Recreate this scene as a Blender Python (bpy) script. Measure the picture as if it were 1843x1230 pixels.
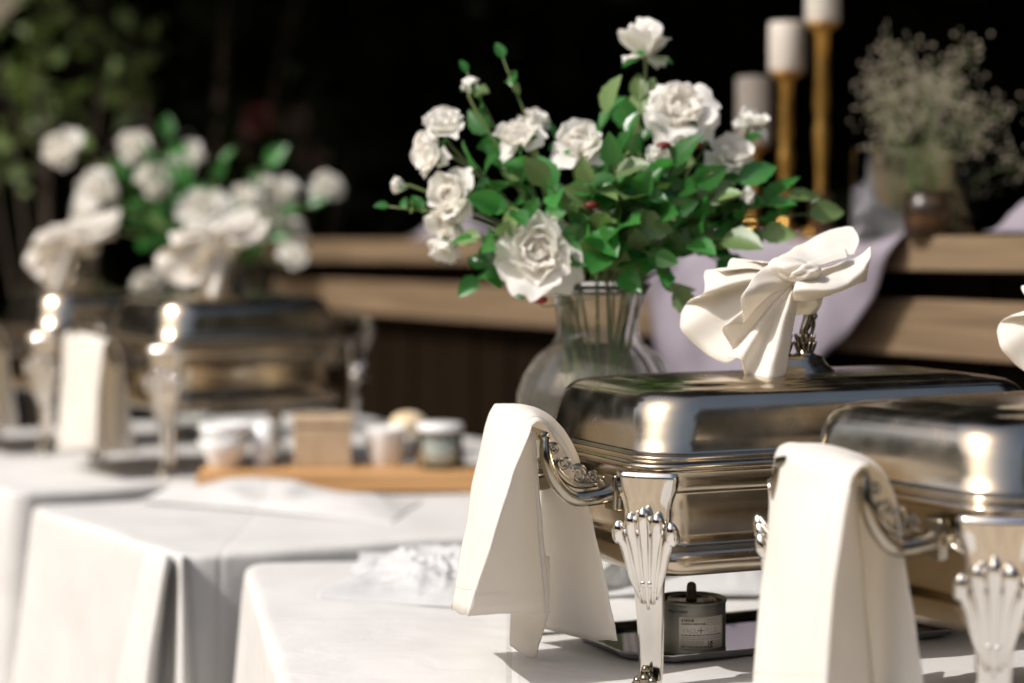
import bpy, bmesh, math, random
from mathutils import Vector, Matrix, Euler, noise

R = math.radians
scene = bpy.context.scene
for o in list(bpy.data.objects):
    bpy.data.objects.remove(o)
COL = scene.collection

# ------------------------------------------------------------------ camera
IMG_W, IMG_H = 1843.0, 1230.0
FPX = 3800.0                       # focal length in photograph pixels
HORIZON = 400.0
CAM_Z = 1.274
TABLE = 0.75
PITCH = math.atan((IMG_H / 2 - HORIZON) / FPX)
cam_data = bpy.data.cameras.new('camera')
cam_data.sensor_width = 36.0
cam_data.lens = 36.0 * FPX / IMG_W
cam_data.clip_start = 0.05
cam_data.clip_end = 400.0
cam_data.dof.use_dof = True
cam_data.dof.focus_distance = 2.46
cam_data.dof.aperture_fstop = 2.1
cam = bpy.data.objects.new('camera', cam_data)
cam.location = (0, 0, CAM_Z)
cam.rotation_euler = (math.pi / 2 - PITCH, 0, 0)
COL.objects.link(cam)
scene.camera = cam

# ------------------------------------------------------------------ world, sun, exposure
SUN_AZ = R(-117.0)    # from +Y, clockwise: the sun stands to the left, on the viewer's side
SUN_EL = R(46.0)
world = bpy.data.worlds.new('World')
scene.world = world
world.use_nodes = True
nt = world.node_tree
nt.nodes.clear()
sky = nt.nodes.new('ShaderNodeTexSky')
sky.sky_type = 'NISHITA'
sky.sun_disc = False
sky.sun_elevation = SUN_EL
sky.sun_rotation = SUN_AZ
sky.air_density = 1.0
sky.dust_density = 4.0
sky.ozone_density = 0.4
bg = nt.nodes.new('ShaderNodeBackground')
bg.inputs['Strength'].default_value = 0.15
wo = nt.nodes.new('ShaderNodeOutputWorld')
nt.links.new(sky.outputs[0], bg.inputs[0])
nt.links.new(bg.outputs[0], wo.inputs[0])

sun_data = bpy.data.lights.new('sun', 'SUN')
sun_data.energy = 4.0
sun_data.angle = R(0.55)
sun_data.color = (1.0, 0.965, 0.915)
sun = bpy.data.objects.new('sun', sun_data)
sdir = Vector((math.sin(SUN_AZ) * math.cos(SUN_EL), math.cos(SUN_AZ) * math.cos(SUN_EL), math.sin(SUN_EL)))
sun.rotation_euler = sdir.to_track_quat('Z', 'Y').to_euler()
sun.location = sdir * 20
COL.objects.link(sun)

scene.view_settings.view_transform = 'Standard'
scene.view_settings.look = 'None'
scene.view_settings.exposure = 0.10
scene.view_settings.gamma = 1.0
scene.render.engine = 'CYCLES'
scene.cycles.use_denoising = True
scene.cycles.max_bounces = 12
scene.cycles.transparent_max_bounces = 12
scene.cycles.transmission_bounces = 12
scene.cycles.sample_clamp_indirect = 6.0

# ------------------------------------------------------------------ helpers: points
UPV = Vector((0, math.sin(PITCH), math.cos(PITCH)))
FWD = Vector((0, math.cos(PITCH), -math.sin(PITCH)))
CAM = Vector((0, 0, CAM_Z))

def ray(px, py):
    return Vector((1, 0, 0)) * ((px - IMG_W / 2) / FPX) + UPV * ((IMG_H / 2 - py) / FPX) + FWD

def W(px, py, Y):
    d = ray(px, py)
    return CAM + d * (Y / d.y)

def T(px, py, z=TABLE):
    d = ray(px, py)
    return CAM + d * ((z - CAM_Z) / d.z)

# ------------------------------------------------------------------ helpers: materials
def new_mat(name):
    m = bpy.data.materials.new(name)
    m.use_nodes = True
    n = m.node_tree
    n.nodes.clear()
    out = n.nodes.new('ShaderNodeOutputMaterial')
    return m, n, out

def nd(n, kind, **kw):
    x = n.nodes.new(kind)
    for k, v in kw.items():
        setattr(x, k, v)
    return x

def noise_ramp(n, scale, c0, c1, detail=4.0, lo=0.35, hi=0.65, stretch=None, coord='Object'):
    tc = nd(n, 'ShaderNodeTexCoord')
    src = tc.outputs[coord]
    if stretch:
        mp = nd(n, 'ShaderNodeMapping')
        mp.inputs['Scale'].default_value = stretch
        n.links.new(src, mp.inputs[0])
        src = mp.outputs[0]
    nz = nd(n, 'ShaderNodeTexNoise')
    nz.inputs['Scale'].default_value = scale
    nz.inputs['Detail'].default_value = detail
    n.links.new(src, nz.inputs['Vector'])
    rp = nd(n, 'ShaderNodeValToRGB')
    rp.color_ramp.elements[0].position = lo
    rp.color_ramp.elements[1].position = hi
    rp.color_ramp.elements[0].color = (*c0, 1)
    rp.color_ramp.elements[1].color = (*c1, 1)
    n.links.new(nz.outputs[0], rp.inputs[0])
    return nz, rp

def bump_from(n, src, strength, dist):
    b = nd(n, 'ShaderNodeBump')
    b.inputs['Strength'].default_value = strength
    b.inputs['Distance'].default_value = dist
    n.links.new(src, b.inputs['Height'])
    return b

def mat_solid(name, c0, c1, rough=0.6, scale=6.0, bump=0.0, bdist=0.002, stretch=None, metallic=0.0, spec=0.5, sheen=0.0):
    m, n, out = new_mat(name)
    p = nd(n, 'ShaderNodeBsdfPrincipled')
    nz, rp = noise_ramp(n, scale, c0, c1, stretch=stretch)
    n.links.new(rp.outputs[0], p.inputs['Base Color'])
    p.inputs['Roughness'].default_value = rough
    p.inputs['Metallic'].default_value = metallic
    p.inputs['Specular IOR Level'].default_value = spec
    if sheen:
        p.inputs['Sheen Weight'].default_value = sheen
    if bump:
        b = bump_from(n, nz.outputs[0], bump, bdist)
        n.links.new(b.outputs[0], p.inputs['Normal'])
    n.links.new(p.outputs[0], out.inputs[0])
    return m

def mat_cloth(name, c0, c1, trans_col, trans=0.25, weave=900.0, wr=0.25, creases=False):
    m, n, out = new_mat(name)
    p = nd(n, 'ShaderNodeBsdfPrincipled')
    nz, rp = noise_ramp(n, 9.0, c0, c1)
    n.links.new(rp.outputs[0], p.inputs['Base Color'])
    p.inputs['Roughness'].default_value = 0.85
    p.inputs['Specular IOR Level'].default_value = 0.2
    tc = nd(n, 'ShaderNodeTexCoord')
    w1 = nd(n, 'ShaderNodeTexNoise')
    w1.inputs['Scale'].default_value = weave
    w1.inputs['Detail'].default_value = 2.0
    n.links.new(tc.outputs['Object'], w1.inputs['Vector'])
    w2 = nd(n, 'ShaderNodeTexNoise')
    w2.inputs['Scale'].default_value = 14.0
    w2.inputs['Detail'].default_value = 3.0
    w2.inputs['Distortion'].default_value = 0.6
    n.links.new(tc.outputs['Object'], w2.inputs['Vector'])
    b1 = bump_from(n, w2.outputs[0], wr, 0.01)
    if creases:
        sp_ = nd(n, 'ShaderNodeSeparateXYZ')
        n.links.new(tc.outputs['Object'], sp_.inputs[0])
        for ax in (0, 1):
            pp = nd(n, 'ShaderNodeMath', operation='PINGPONG')
            pp.inputs[1].default_value = 0.23
            n.links.new(sp_.outputs[ax], pp.inputs[0])
            mr = nd(n, 'ShaderNodeMapRange')
            mr.inputs['From Max'].default_value = 0.007
            n.links.new(pp.outputs[0], mr.inputs[0])
            bb = bump_from(n, mr.outputs[0], 0.5, 0.0025)
            n.links.new(b1.outputs[0], bb.inputs['Normal'])
            b1 = bb
    b2 = bump_from(n, w1.outputs[0], 0.12, 0.0006)
    n.links.new(b1.outputs[0], b2.inputs['Normal'])
    n.links.new(b2.outputs[0], p.inputs['Normal'])
    t = nd(n, 'ShaderNodeBsdfTranslucent')
    t.inputs[0].default_value = (*trans_col, 1)
    mx = nd(n, 'ShaderNodeMixShader')
    mx.inputs[0].default_value = trans
    n.links.new(p.outputs[0], mx.inputs[1])
    n.links.new(t.outputs[0], mx.inputs[2])
    n.links.new(mx.outputs[0], out.inputs[0])
    return m

def mat_metal(name, col, rough, var=0.08, scratch=0.15, tarnish=None):
    m, n, out = new_mat(name)
    p = nd(n, 'ShaderNodeBsdfPrincipled')
    p.inputs['Metallic'].default_value = 1.0
    dark = tarnish or tuple(c * 0.72 for c in col)
    nz, rp = noise_ramp(n, 5.0, dark, col, lo=0.3, hi=0.6)
    n.links.new(rp.outputs[0], p.inputs['Base Color'])
    tc = nd(n, 'ShaderNodeTexCoord')
    n2 = nd(n, 'ShaderNodeTexNoise')
    n2.inputs['Scale'].default_value = 30.0
    n2.inputs['Detail'].default_value = 5.0
    n.links.new(tc.outputs['Object'], n2.inputs['Vector'])
    mr = nd(n, 'ShaderNodeMapRange')
    mr.inputs['From Min'].default_value = 0.3
    mr.inputs['From Max'].default_value = 0.7
    mr.inputs['To Min'].default_value = max(0.02, rough - var * 0.5)
    mr.inputs['To Max'].default_value = rough + var
    n.links.new(n2.outputs[0], mr.inputs[0])
    n.links.new(mr.outputs[0], p.inputs['Roughness'])
    n3 = nd(n, 'ShaderNodeTexNoise')
    n3.inputs['Scale'].default_value = 3.0
    n3.inputs['Detail'].default_value = 2.0
    n.links.new(tc.outputs['Object'], n3.inputs['Vector'])
    b = bump_from(n, n3.outputs[0], scratch, 0.004)
    n.links.new(b.outputs[0], p.inputs['Normal'])
    n.links.new(p.outputs[0], out.inputs[0])
    return m

def mat_leaf(name, c0, c1, tr, rough=0.4, trans=0.3, scale=9.0, var=(0.6, 1.4), spec=0.5):
    m, n, out = new_mat(name)
    p = nd(n, 'ShaderNodeBsdfPrincipled')
    oi = nd(n, 'ShaderNodeObjectInfo')
    nz, rp = noise_ramp(n, scale, c0, c1)
    hs = nd(n, 'ShaderNodeHueSaturation')
    mr = nd(n, 'ShaderNodeMapRange')
    mr.inputs['To Min'].default_value = var[0]
    mr.inputs['To Max'].default_value = var[1]
    n.links.new(oi.outputs['Random'], mr.inputs[0])
    n.links.new(mr.outputs[0], hs.inputs['Value'])
    n.links.new(rp.outputs[0], hs.inputs['Color'])
    n.links.new(hs.outputs[0], p.inputs['Base Color'])
    p.inputs['Roughness'].default_value = rough
    p.inputs['Specular IOR Level'].default_value = spec
    t = nd(n, 'ShaderNodeBsdfTranslucent')
    t.inputs[0].default_value = (*tr, 1)
    mx = nd(n, 'ShaderNodeMixShader')
    mx.inputs[0].default_value = trans
    n.links.new(p.outputs[0], mx.inputs[1])
    n.links.new(t.outputs[0], mx.inputs[2])
    n.links.new(mx.outputs[0], out.inputs[0])
    return m

def mat_wood(name, c0, c1, rough=0.6, stretch=(1.2, 30, 30), scale=2.0, spec=0.4, rot=0.0):
    m, n, out = new_mat(name)
    p = nd(n, 'ShaderNodeBsdfPrincipled')
    nz, rp = noise_ramp(n, scale, c0, c1, detail=8.0, lo=0.3, hi=0.7, stretch=stretch)
    for q in n.nodes:
        if q.type == 'MAPPING' and rot:
            q.vector_type = 'TEXTURE'
            q.inputs['Scale'].default_value = tuple(1 / v for v in stretch)
            q.inputs['Rotation'].default_value = (0, 0, rot)
    n.links.new(rp.outputs[0], p.inputs['Base Color'])
    p.inputs['Roughness'].default_value = rough
    p.inputs['Specular IOR Level'].default_value = spec
    b = bump_from(n, nz.outputs[0], 0.4, 0.003)
    n.links.new(b.outputs[0], p.inputs['Normal'])
    n.links.new(p.outputs[0], out.inputs[0])
    return m

def mat_glass(name, col=(1, 1, 1), rough=0.0, ior=1.45):
    m, n, out = new_mat(name)
    p = nd(n, 'ShaderNodeBsdfPrincipled')
    nz, rp = noise_ramp(n, 8.0, tuple(c * 0.97 for c in col), col)
    n.links.new(rp.outputs[0], p.inputs['Base Color'])
    p.inputs['Transmission Weight'].default_value = 1.0
    p.inputs['Roughness'].default_value = rough
    p.inputs['IOR'].default_value = ior
    n.links.new(p.outputs[0], out.inputs[0])
    return m

M = {}
M['tablecloth'] = mat_cloth('white_tablecloth', (0.57, 0.563, 0.55), (0.62, 0.612, 0.60), (0.80, 0.68, 0.50), trans=0.10, wr=0.30, creases=True)
M['napkin'] = mat_cloth('cream_napkin', (0.77, 0.755, 0.725), (0.81, 0.80, 0.78), (0.96, 0.88, 0.74), trans=0.42, wr=0.30)
M['sheer'] = mat_cloth('sheer_white', (0.64, 0.64, 0.645), (0.72, 0.72, 0.725), (0.7, 0.7, 0.7), trans=0.35, wr=0.3)
M['lavender'] = mat_cloth('lavender_cloth', (0.26, 0.232, 0.272), (0.33, 0.298, 0.345), (0.6, 0.5, 0.6), trans=0.2, wr=0.2)
M['steel'] = mat_metal('polished_steel', (0.56, 0.475, 0.36), 0.20, var=0.08, scratch=0.03, tarnish=(0.46, 0.395, 0.30))
M['chrome'] = mat_metal('bright_steel', (0.80, 0.76, 0.70), 0.05, var=0.04, scratch=0.08)
M['silver'] = mat_metal('tarnished_silver', (0.40, 0.36, 0.29), 0.16, var=0.1, tarnish=(0.20, 0.17, 0.12))
M['tray'] = mat_metal('tray_steel', (0.42, 0.42, 0.42), 0.06, var=0.04)
M['petal'] = mat_leaf('white_petal', (0.86, 0.845, 0.81), (0.90, 0.89, 0.87), (0.96, 0.93, 0.85), rough=0.6, trans=0.45, scale=30, var=(0.94, 1.04))
M['leaf'] = mat_leaf('rose_leaf', (0.022, 0.10, 0.022), (0.05, 0.19, 0.04), (0.08, 0.40, 0.06), rough=0.30, trans=0.30, scale=40)
M['leaf_pale'] = mat_leaf('pale_rose_leaf', (0.10, 0.17, 0.055), (0.18, 0.26, 0.10), (0.2, 0.35, 0.08), rough=0.4, trans=0.3, scale=40)
M['stem'] = mat_solid('green_stem', (0.08, 0.15, 0.04), (0.17, 0.20, 0.07), rough=0.5, scale=20)
M['red'] = mat_leaf('red_sepal', (0.16, 0.014, 0.010), (0.25, 0.03, 0.02), (0.3, 0.03, 0.015), rough=0.5)
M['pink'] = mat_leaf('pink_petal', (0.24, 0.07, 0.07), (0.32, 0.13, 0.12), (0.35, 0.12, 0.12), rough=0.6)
M['shade_white'] = mat_leaf('shade_dimmed_petal', (0.16, 0.12, 0.10), (0.24, 0.19, 0.16), (0.25, 0.18, 0.15), rough=0.7, var=(.8, 1.1))  # white blooms dimmed in colour so they read as standing in shade
M['glass'] = mat_glass('clear_glass', (0.97, 0.975, 0.95), rough=0.0, ior=1.30)
def milky(m, fac, col):
    n = m.node_tree
    out = [x for x in n.nodes if x.type == 'OUTPUT_MATERIAL'][0]
    old = out.inputs[0].links[0].from_socket
    d = nd(n, 'ShaderNodeBsdfDiffuse')
    d.inputs[0].default_value = (*col, 1)
    mx = nd(n, 'ShaderNodeMixShader')
    mx.inputs[0].default_value = fac
    n.links.new(old, mx.inputs[1])
    n.links.new(d.outputs[0], mx.inputs[2])
    n.links.new(mx.outputs[0], out.inputs[0])
milky(M['glass'], 0.05, (0.70, 0.66, 0.58))
M['glass_dark'] = mat_glass('smoky_glass', (0.80, 0.84, 0.80), ior=1.15)
M['counter'] = mat_wood('weathered_wood', (0.115, 0.078, 0.045), (0.215, 0.152, 0.093), rough=0.8, spec=0.2, rot=R(-65))
M['counter_dark'] = mat_wood('shade_dark_wood', (0.006, 0.0035, 0.0015), (0.012, 0.007, 0.003), rough=0.9, spec=0.05)  # near-black wood: the shadow on the counter front is in the colour
M['board'] = mat_wood('honey_wood', (0.42, 0.22, 0.085), (0.58, 0.34, 0.15), rough=0.45)
M['candle'] = mat_solid('ivory_wax', (0.52, 0.47, 0.41), (0.58, 0.53, 0.47), rough=0.45)
M['gold'] = mat_metal('brushed_gold', (0.62, 0.36, 0.10), 0.32, var=0.1)
M['wick_dark'] = mat_solid('dark_brown', (0.03, 0.018, 0.01), (0.07, 0.04, 0.02), rough=0.5, scale=60)
M['tin'] = mat_metal('grey_tin', (0.26, 0.255, 0.22), 0.38, var=0.1)
M['tin_rim'] = mat_metal('tin_rim', (0.22, 0.20, 0.16), 0.25)
M['paper'] = mat_solid('label_paper', (0.60, 0.56, 0.50), (0.66, 0.62, 0.56), rough=0.6, scale=50)
M['ink'] = mat_solid('black_ink', (0.02, 0.02, 0.02), (0.03, 0.03, 0.03), rough=0.6)
M['ink_grey'] = mat_solid('grey_ink', (0.30, 0.28, 0.25), (0.36, 0.33, 0.30), rough=0.6)
M['ceramic'] = mat_solid('white_ceramic', (0.76, 0.76, 0.75), (0.82, 0.82, 0.81), rough=0.2)
M['kraft'] = mat_solid('kraft_paper', (0.44, 0.33, 0.21), (0.52, 0.40, 0.27), rough=0.8, scale=25)
M['bread'] = mat_solid('baked_crust', (0.60, 0.46, 0.28), (0.74, 0.62, 0.42), rough=0.7, scale=30, bump=0.3)
M['amber'] = mat_glass('amber_glass', (0.42, 0.29, 0.16), rough=0.3)
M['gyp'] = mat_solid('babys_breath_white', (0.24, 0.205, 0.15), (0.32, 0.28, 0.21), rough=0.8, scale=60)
M['bark'] = mat_solid('bark', (0.035, 0.026, 0.018), (0.075, 0.055, 0.04), rough=0.9, scale=8, bump=0.6, bdist=0.02, stretch=(1, 1, 0.2))
M['forest'] = mat_leaf('shade_darkened_leaf', (0.004, 0.006, 0.002), (0.010, 0.014, 0.004), (0.014, 0.028, 0.006), rough=0.8, trans=0.12, scale=1.5, spec=0.08)  # leaf colour cut to near black; the wood's shade is put into it
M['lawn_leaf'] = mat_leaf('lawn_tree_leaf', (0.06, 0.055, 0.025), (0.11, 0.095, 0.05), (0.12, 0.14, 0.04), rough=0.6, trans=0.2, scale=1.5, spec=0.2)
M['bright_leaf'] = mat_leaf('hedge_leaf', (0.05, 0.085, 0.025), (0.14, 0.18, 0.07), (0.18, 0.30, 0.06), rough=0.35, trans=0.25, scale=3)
M['ground'] = mat_solid('dry_grass_ground', (0.34, 0.275, 0.19), (0.45, 0.37, 0.27), rough=0.95, scale=1.2, bump=0.5, bdist=0.03)
M['canvas'] = mat_cloth('white_canvas', (0.74, 0.73, 0.70), (0.8, 0.79, 0.76), (0.8, 0.78, 0.7), trans=0.3)
M['pole'] = mat_solid('grey_pole', (0.2, 0.2, 0.2), (0.28, 0.28, 0.28), rough=0.4)

# ------------------------------------------------------------------ helpers: objects
def mesh_of(name, verts, faces, mat, smooth=True):
    me = bpy.data.meshes.new(name)
    me.from_pydata([tuple(v) for v in verts], [], faces)
    me.materials.append(mat)
    if smooth:
        for p in me.polygons:
            p.use_smooth = True
    me.update()
    return me

def link(name, me, parent=None, loc=(0, 0, 0), rot=(0, 0, 0), scale=(1, 1, 1)):
    o = bpy.data.objects.new(name, me)
    COL.objects.link(o)
    o.location = loc
    o.rotation_euler = rot
    o.scale = scale
    if parent is not None:
        o.parent = parent
    return o

def obj(name, geo, mat, parent=None, smooth=True, **kw):
    v, f = geo
    return link(name, mesh_of(name, v, f, mat, smooth), parent, **kw)

def tag(o, label, cat=None, group=None, kind=None):
    if label:
        o['label'] = label
    if cat:
        o['category'] = cat
    if group:
        o['group'] = group
    if kind:
        o['kind'] = kind
    return o

def thing(name, label, cat, loc=(0, 0, 0), rz=0.0, group=None):
    o = bpy.data.objects.new(name, None)
    o.empty_display_size = 0.05
    COL.objects.link(o)
    o.location = loc
    o.rotation_euler = (0, 0, rz)
    return tag(o, label, cat, group)

def copy_tree(o, parent=None):
    c = o.copy()
    COL.objects.link(c)
    c.parent = parent
    for ch in list(o.children):
        copy_tree(ch, c)
    return c

def join(*geos):
    V, F = [], []
    for v, f in geos:
        k = len(V)
        V += [Vector(x) for x in v]
        F += [tuple(i + k for i in q) for q in f]
    return V, F

def xform(geo, mat4):
    return [mat4 @ Vector(v) for v in geo[0]], geo[1]

def move(geo, d):
    d = Vector(d)
    return [Vector(v) + d for v in geo[0]], geo[1]

def box(sx, sy, sz, c=(0, 0, 0), bev=0.0):
    bm = bmesh.new()
    bmesh.ops.create_cube(bm, size=1.0)
    for v in bm.verts:
        v.co = Vector((v.co.x * sx, v.co.y * sy, v.co.z * sz)) + Vector(c)
    if bev:
        bmesh.ops.bevel(bm, geom=list(bm.edges), offset=bev, segments=2, affect='EDGES', profile=0.5)
    bm.verts.ensure_lookup_table()
    bm.verts.index_update()
    g = [v.co.copy() for v in bm.verts], [tuple(v.index for v in f.verts) for f in bm.faces]
    bm.free()
    return g

def loft(rings, cap0=True, cap1=True, closed=True):
    n = len(rings[0])
    V = [Vector(p) for r in rings for p in r]
    F = []
    for i in range(len(rings) - 1):
        for j in range(n if closed else n - 1):
            a, b = i * n + j, i * n + (j + 1) % n
            F.append((a, b, b + n, a + n))
    if closed and cap0:
        F.append(tuple(reversed(range(n))))
    if closed and cap1:
        k = (len(rings) - 1) * n
        F.append(tuple(range(k, k + n)))
    return V, F

def rrect(hx, hy, r, z, n=7):
    pts = []
    r = min(r, hx * 0.999, hy * 0.999)
    for cx, cy, a0 in ((hx - r, hy - r, 0), (-hx + r, hy - r, 90), (-hx + r, -hy + r, 180), (hx - r, -hy + r, 270)):
        for k in range(n):
            a = R(a0 + 90.0 * k / (n - 1))
            pts.append(Vector((cx + r * math.cos(a), cy + r * math.sin(a), z)))
    return pts

def lathe(profile, n=32, rib=0.0, nrib=16, ribrange=(0, 1e9)):
    rings = []
    for r, z in profile:
        ring = []
        for k in range(n):
            a = 2 * math.pi * k / n
            rr = r
            if rib and ribrange[0] < z < ribrange[1]:
                rr = r * (1 + rib * abs(math.cos(a * nrib / 2)))
            ring.append(Vector((rr * math.cos(a), rr * math.sin(a), z)))
        rings.append(ring)
    return loft(rings)

def catmull(pts, n):
    """n samples per span through the points."""
    if len(pts) == 2:
        return [pts[0].lerp(pts[1], k / n) for k in range(n)] + [pts[1]]
    out = []
    P = [pts[0] * 2 - pts[1]] + list(pts) + [pts[-1] * 2 - pts[-2]]
    for i in range(1, len(P) - 2):
        p0, p1, p2, p3 = P[i - 1], P[i], P[i + 1], P[i + 2]
        for k in range(n):
            t = k / n
            out.append(0.5 * ((2 * p1) + (p2 - p0) * t + (2 * p0 - 5 * p1 + 4 * p2 - p3) * t * t + (3 * p1 - p0 - 3 * p2 + p3) * t ** 3))
    out.append(P[-2].copy())
    return out

def tube(pts, radii, n=8, sub=4, flat=1.0):
    pts = [Vector(p) for p in pts]
    if not isinstance(radii, (list, tuple)):
        radii = [radii] * len(pts)
    P = catmull(pts, sub)
    RR = catmull([Vector((r, 0, 0)) for r in radii], sub)
    rings = []
    prev = None
    for i, p in enumerate(P):
        d = (P[min(i + 1, len(P) - 1)] - P[max(i - 1, 0)])
        if d.length < 1e-9:
            d = Vector((0, 0, 1))
        d.normalize()
        ref = prev if prev is not None else (Vector((0, 0, 1)) if abs(d.z) < 0.9 else Vector((1, 0, 0)))
        side = (ref - d * ref.dot(d))
        if side.length < 1e-6:
            side = d.orthogonal()
        side.normalize()
        prev = side
        up = d.cross(side)
        r = max(RR[i].x, 1e-4)
        rings.append([p + side * (r * math.cos(2 * math.pi * k / n)) + up * (r * flat * math.sin(2 * math.pi * k / n)) for k in range(n)])
    return loft(rings)

def ball(c, r, n=10, m=7, sc=(1, 1, 1)):
    rings = []
    c = Vector(c)
    for i in range(m + 1):
        a = math.pi * (0.04 + 0.92 * i / m)
        rings.append([c + Vector((r * sc[0] * math.sin(a) * math.cos(2 * math.pi * k / n), r * sc[1] * math.sin(a) * math.sin(2 * math.pi * k / n), -r * sc[2] * math.cos(a))) for k in range(n)])
    return loft(rings)

def grid_surface(ctrl, nu=6, nv=6):
    """smooth sheet through a grid of control points (list of rows of Vectors)."""
    rows = [catmull(r, nu) for r in ctrl]
    cols = list(zip(*rows))
    dense = [catmull(list(c), nv) for c in cols]
    rings = [list(r) for r in zip(*dense)]
    return loft(rings, closed=False)

def hem_lines(ctrl, nu, nv, inset_u=2, inset_v=2, r=.0007, cols=(-1,), rows=()):
    """stitched hem ridges a little inside the edges of a sheet."""
    rr_ = [catmull(q, nu) for q in ctrl]
    dense = list(zip(*[catmull(list(c), nv) for c in zip(*rr_)]))
    out = []
    for c in cols:
        k = len(dense[0]) - 1 - inset_u if c == -1 else inset_u
        out.append(tube([q[k] for q in dense], r, n=5, sub=1))
    for c in rows:
        k = len(dense) - 1 - inset_v if c == -1 else inset_v
        out.append(tube(list(dense[k]), r, n=5, sub=1))
    return out

def solidify(geo, t):
    """a closed shell of thickness t from a sheet (offset along vertex normals)."""
    v, f = geo
    me = bpy.data.meshes.new('tmp')
    me.from_pydata([tuple(x) for x in v], [], f)
    bm = bmesh.new()
    bm.from_mesh(me)
    bmesh.ops.remove_doubles(bm, verts=bm.verts, dist=1e-6)
    bmesh.ops.recalc_face_normals(bm, faces=bm.faces)
    bm.normal_update()
    bm.verts.index_update()
    n = len(bm.verts)
    V = [x.co.copy() for x in bm.verts] + [x.co - x.normal * t for x in bm.verts]
    F = [tuple(x.index for x in q.verts) for q in bm.faces]
    F += [tuple(i + n for i in reversed(q)) for q in list(F)]
    for e in bm.edges:
        if e.is_boundary:
            lp = e.link_loops[0]
            a, b = lp.vert.index, lp.link_loop_next.vert.index
            F.append((b, a, a + n, b + n))
    bm.free()
    bpy.data.meshes.remove(me)
    return V, F

def wrinkle(geo, amp, freq, seed=0.0, axis=None):
    out = []
    for v in geo[0]:
        v = Vector(v)
        d = noise.noise_vector(v * freq + Vector((seed, seed * 1.7, -seed)))
        out.append(v + d * amp)
    return out, geo[1]

# ------------------------------------------------------------------ ground
def ground():
    n = 60
    V, F = [], []
    for i in range(n + 1):
        for j in range(n + 1):
            x, y = -150 + 300 * j / n, -150 + 300 * i / n
            d = math.hypot(x, y - 3)
            z = -0.02 + (0.15 * noise.noise(Vector((x * 0.05, y * 0.05, 3))) if d > 12 else 0.0)
            V.append((x, y, z))
    for i in range(n):
        for j in range(n):
            a = i * (n + 1) + j
            F.append((a, a + 1, a + n + 2, a + n + 1))
    o = obj('ground', (V, F), M['ground'])
    tag(o, 'dry brown grass under and around the tables', kind='structure')
ground()

# ------------------------------------------------------------------ trees
def leaf_cloud(centers, n, size, seed, flat=1.0):
    """leaf-sized bent quads scattered through a set of ellipsoid clumps."""
    rnd = random.Random(seed)
    V, F = [], []
    wts = [c[3] * c[4] * c[5] for c in centers]
    for _ in range(n):
        c = rnd.choices(centers, wts)[0]
        while True:
            p = Vector((rnd.uniform(-1, 1), rnd.uniform(-1, 1), rnd.uniform(-1, 1)))
            if p.length <= 1:
                break
        p = p * (0.55 + 0.45 * p.length)
        pos = Vector((c[0] + p.x * c[3], c[1] + p.y * c[4], c[2] + p.z * c[5]))
        s = size * rnd.uniform(0.6, 1.4)
        e = Euler((rnd.uniform(0, 6.3), rnd.uniform(0, 6.3), rnd.uniform(0, 6.3))).to_matrix()
        k = len(V)
        for q in ((0, -1, 0), (0.5, 0, 0.12), (0, 1, 0), (-0.5, 0, 0.12)):
            V.append(pos + e @ (Vector(q) * s))
        F.append((k, k + 1, k + 2, k + 3))
    return V, F

def trunk_geo(h, r, seed, limbs=6, spread=1.6):
    rnd = random.Random(seed)
    g = [tube([(0, 0, -0.2), (rnd.uniform(-.1, .1), rnd.uniform(-.1, .1), h * 0.4), (rnd.uniform(-.25, .25), rnd.uniform(-.25, .25), h)], [r * 1.3, r, r * 0.45], n=10, sub=5)]
    for k in range(limbs):
        a = 6.283 * k / limbs + rnd.uniform(-.4, .4)
        z0 = h * rnd.uniform(0.45, 0.8)
        L = spread * rnd.uniform(0.7, 1.2)
        g.append(tube([(0, 0, z0), (L * .5 * math.cos(a), L * .5 * math.sin(a), z0 + L * .35), (L * math.cos(a), L * math.sin(a), z0 + L * .8)], [r * .5, r * .33, r * .1], n=7, sub=3))
    return join(*g)

def clumps(seed, n, R0, zc, rz, cr):
    rnd = random.Random(seed)
    out = []
    for _ in range(n):
        a = rnd.uniform(0, 6.283)
        d = R0 * math.sqrt(rnd.random())
        out.append((d * math.cos(a), d * math.sin(a), zc + rnd.uniform(-rz, rz), cr * rnd.uniform(.7, 1.3), cr * rnd.uniform(.7, 1.3), cr * rnd.uniform(.6, 1.0)))
    return out

tree_protos = []
for s in range(3):
    cl = clumps(50 + s, 26, 1.9, 4.2, 3.6, 0.95)
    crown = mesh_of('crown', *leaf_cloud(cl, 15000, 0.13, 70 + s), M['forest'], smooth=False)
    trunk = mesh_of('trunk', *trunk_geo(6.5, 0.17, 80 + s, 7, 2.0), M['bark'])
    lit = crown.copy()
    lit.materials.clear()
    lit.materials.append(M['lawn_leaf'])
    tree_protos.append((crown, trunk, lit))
rt = random.Random(5)
spots = []
for k in range(11):
    spots.append((-11.5 + 2.15 * k + rt.uniform(-.4, .4), 12.5 + rt.uniform(-.8, .8), 'back'))
for k in range(10):
    spots.append((-12 + 2.6 * k + rt.uniform(-.5, .5), 15.6 + rt.uniform(-.8, .8), 'back'))
for k in range(8):
    spots.append((-14.8 + 3.6 * k + rt.uniform(-.5, .5), -18.5 + rt.uniform(-.8, .8), 'behind'))
for x, y in ((-16.5, -11.5), (-14.8, -14.0), (-18.2, -8.8)):
    spots.append((x, y, 'behind'))
for k in range(8):
    spots.append((-13 + 3.6 * (k % 8) + rt.uniform(-.5, .5), -16.0 + rt.uniform(-.8, .8), 'behind'))
for k in range(5):
    spots.append((-17 + rt.uniform(-.6, .6), -8 + 4.0 * k, 'left'))
for k in range(5):
    spots.append((9.0 + rt.uniform(-.8, .8), -6 + 3.2 * k, 'side'))
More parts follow.
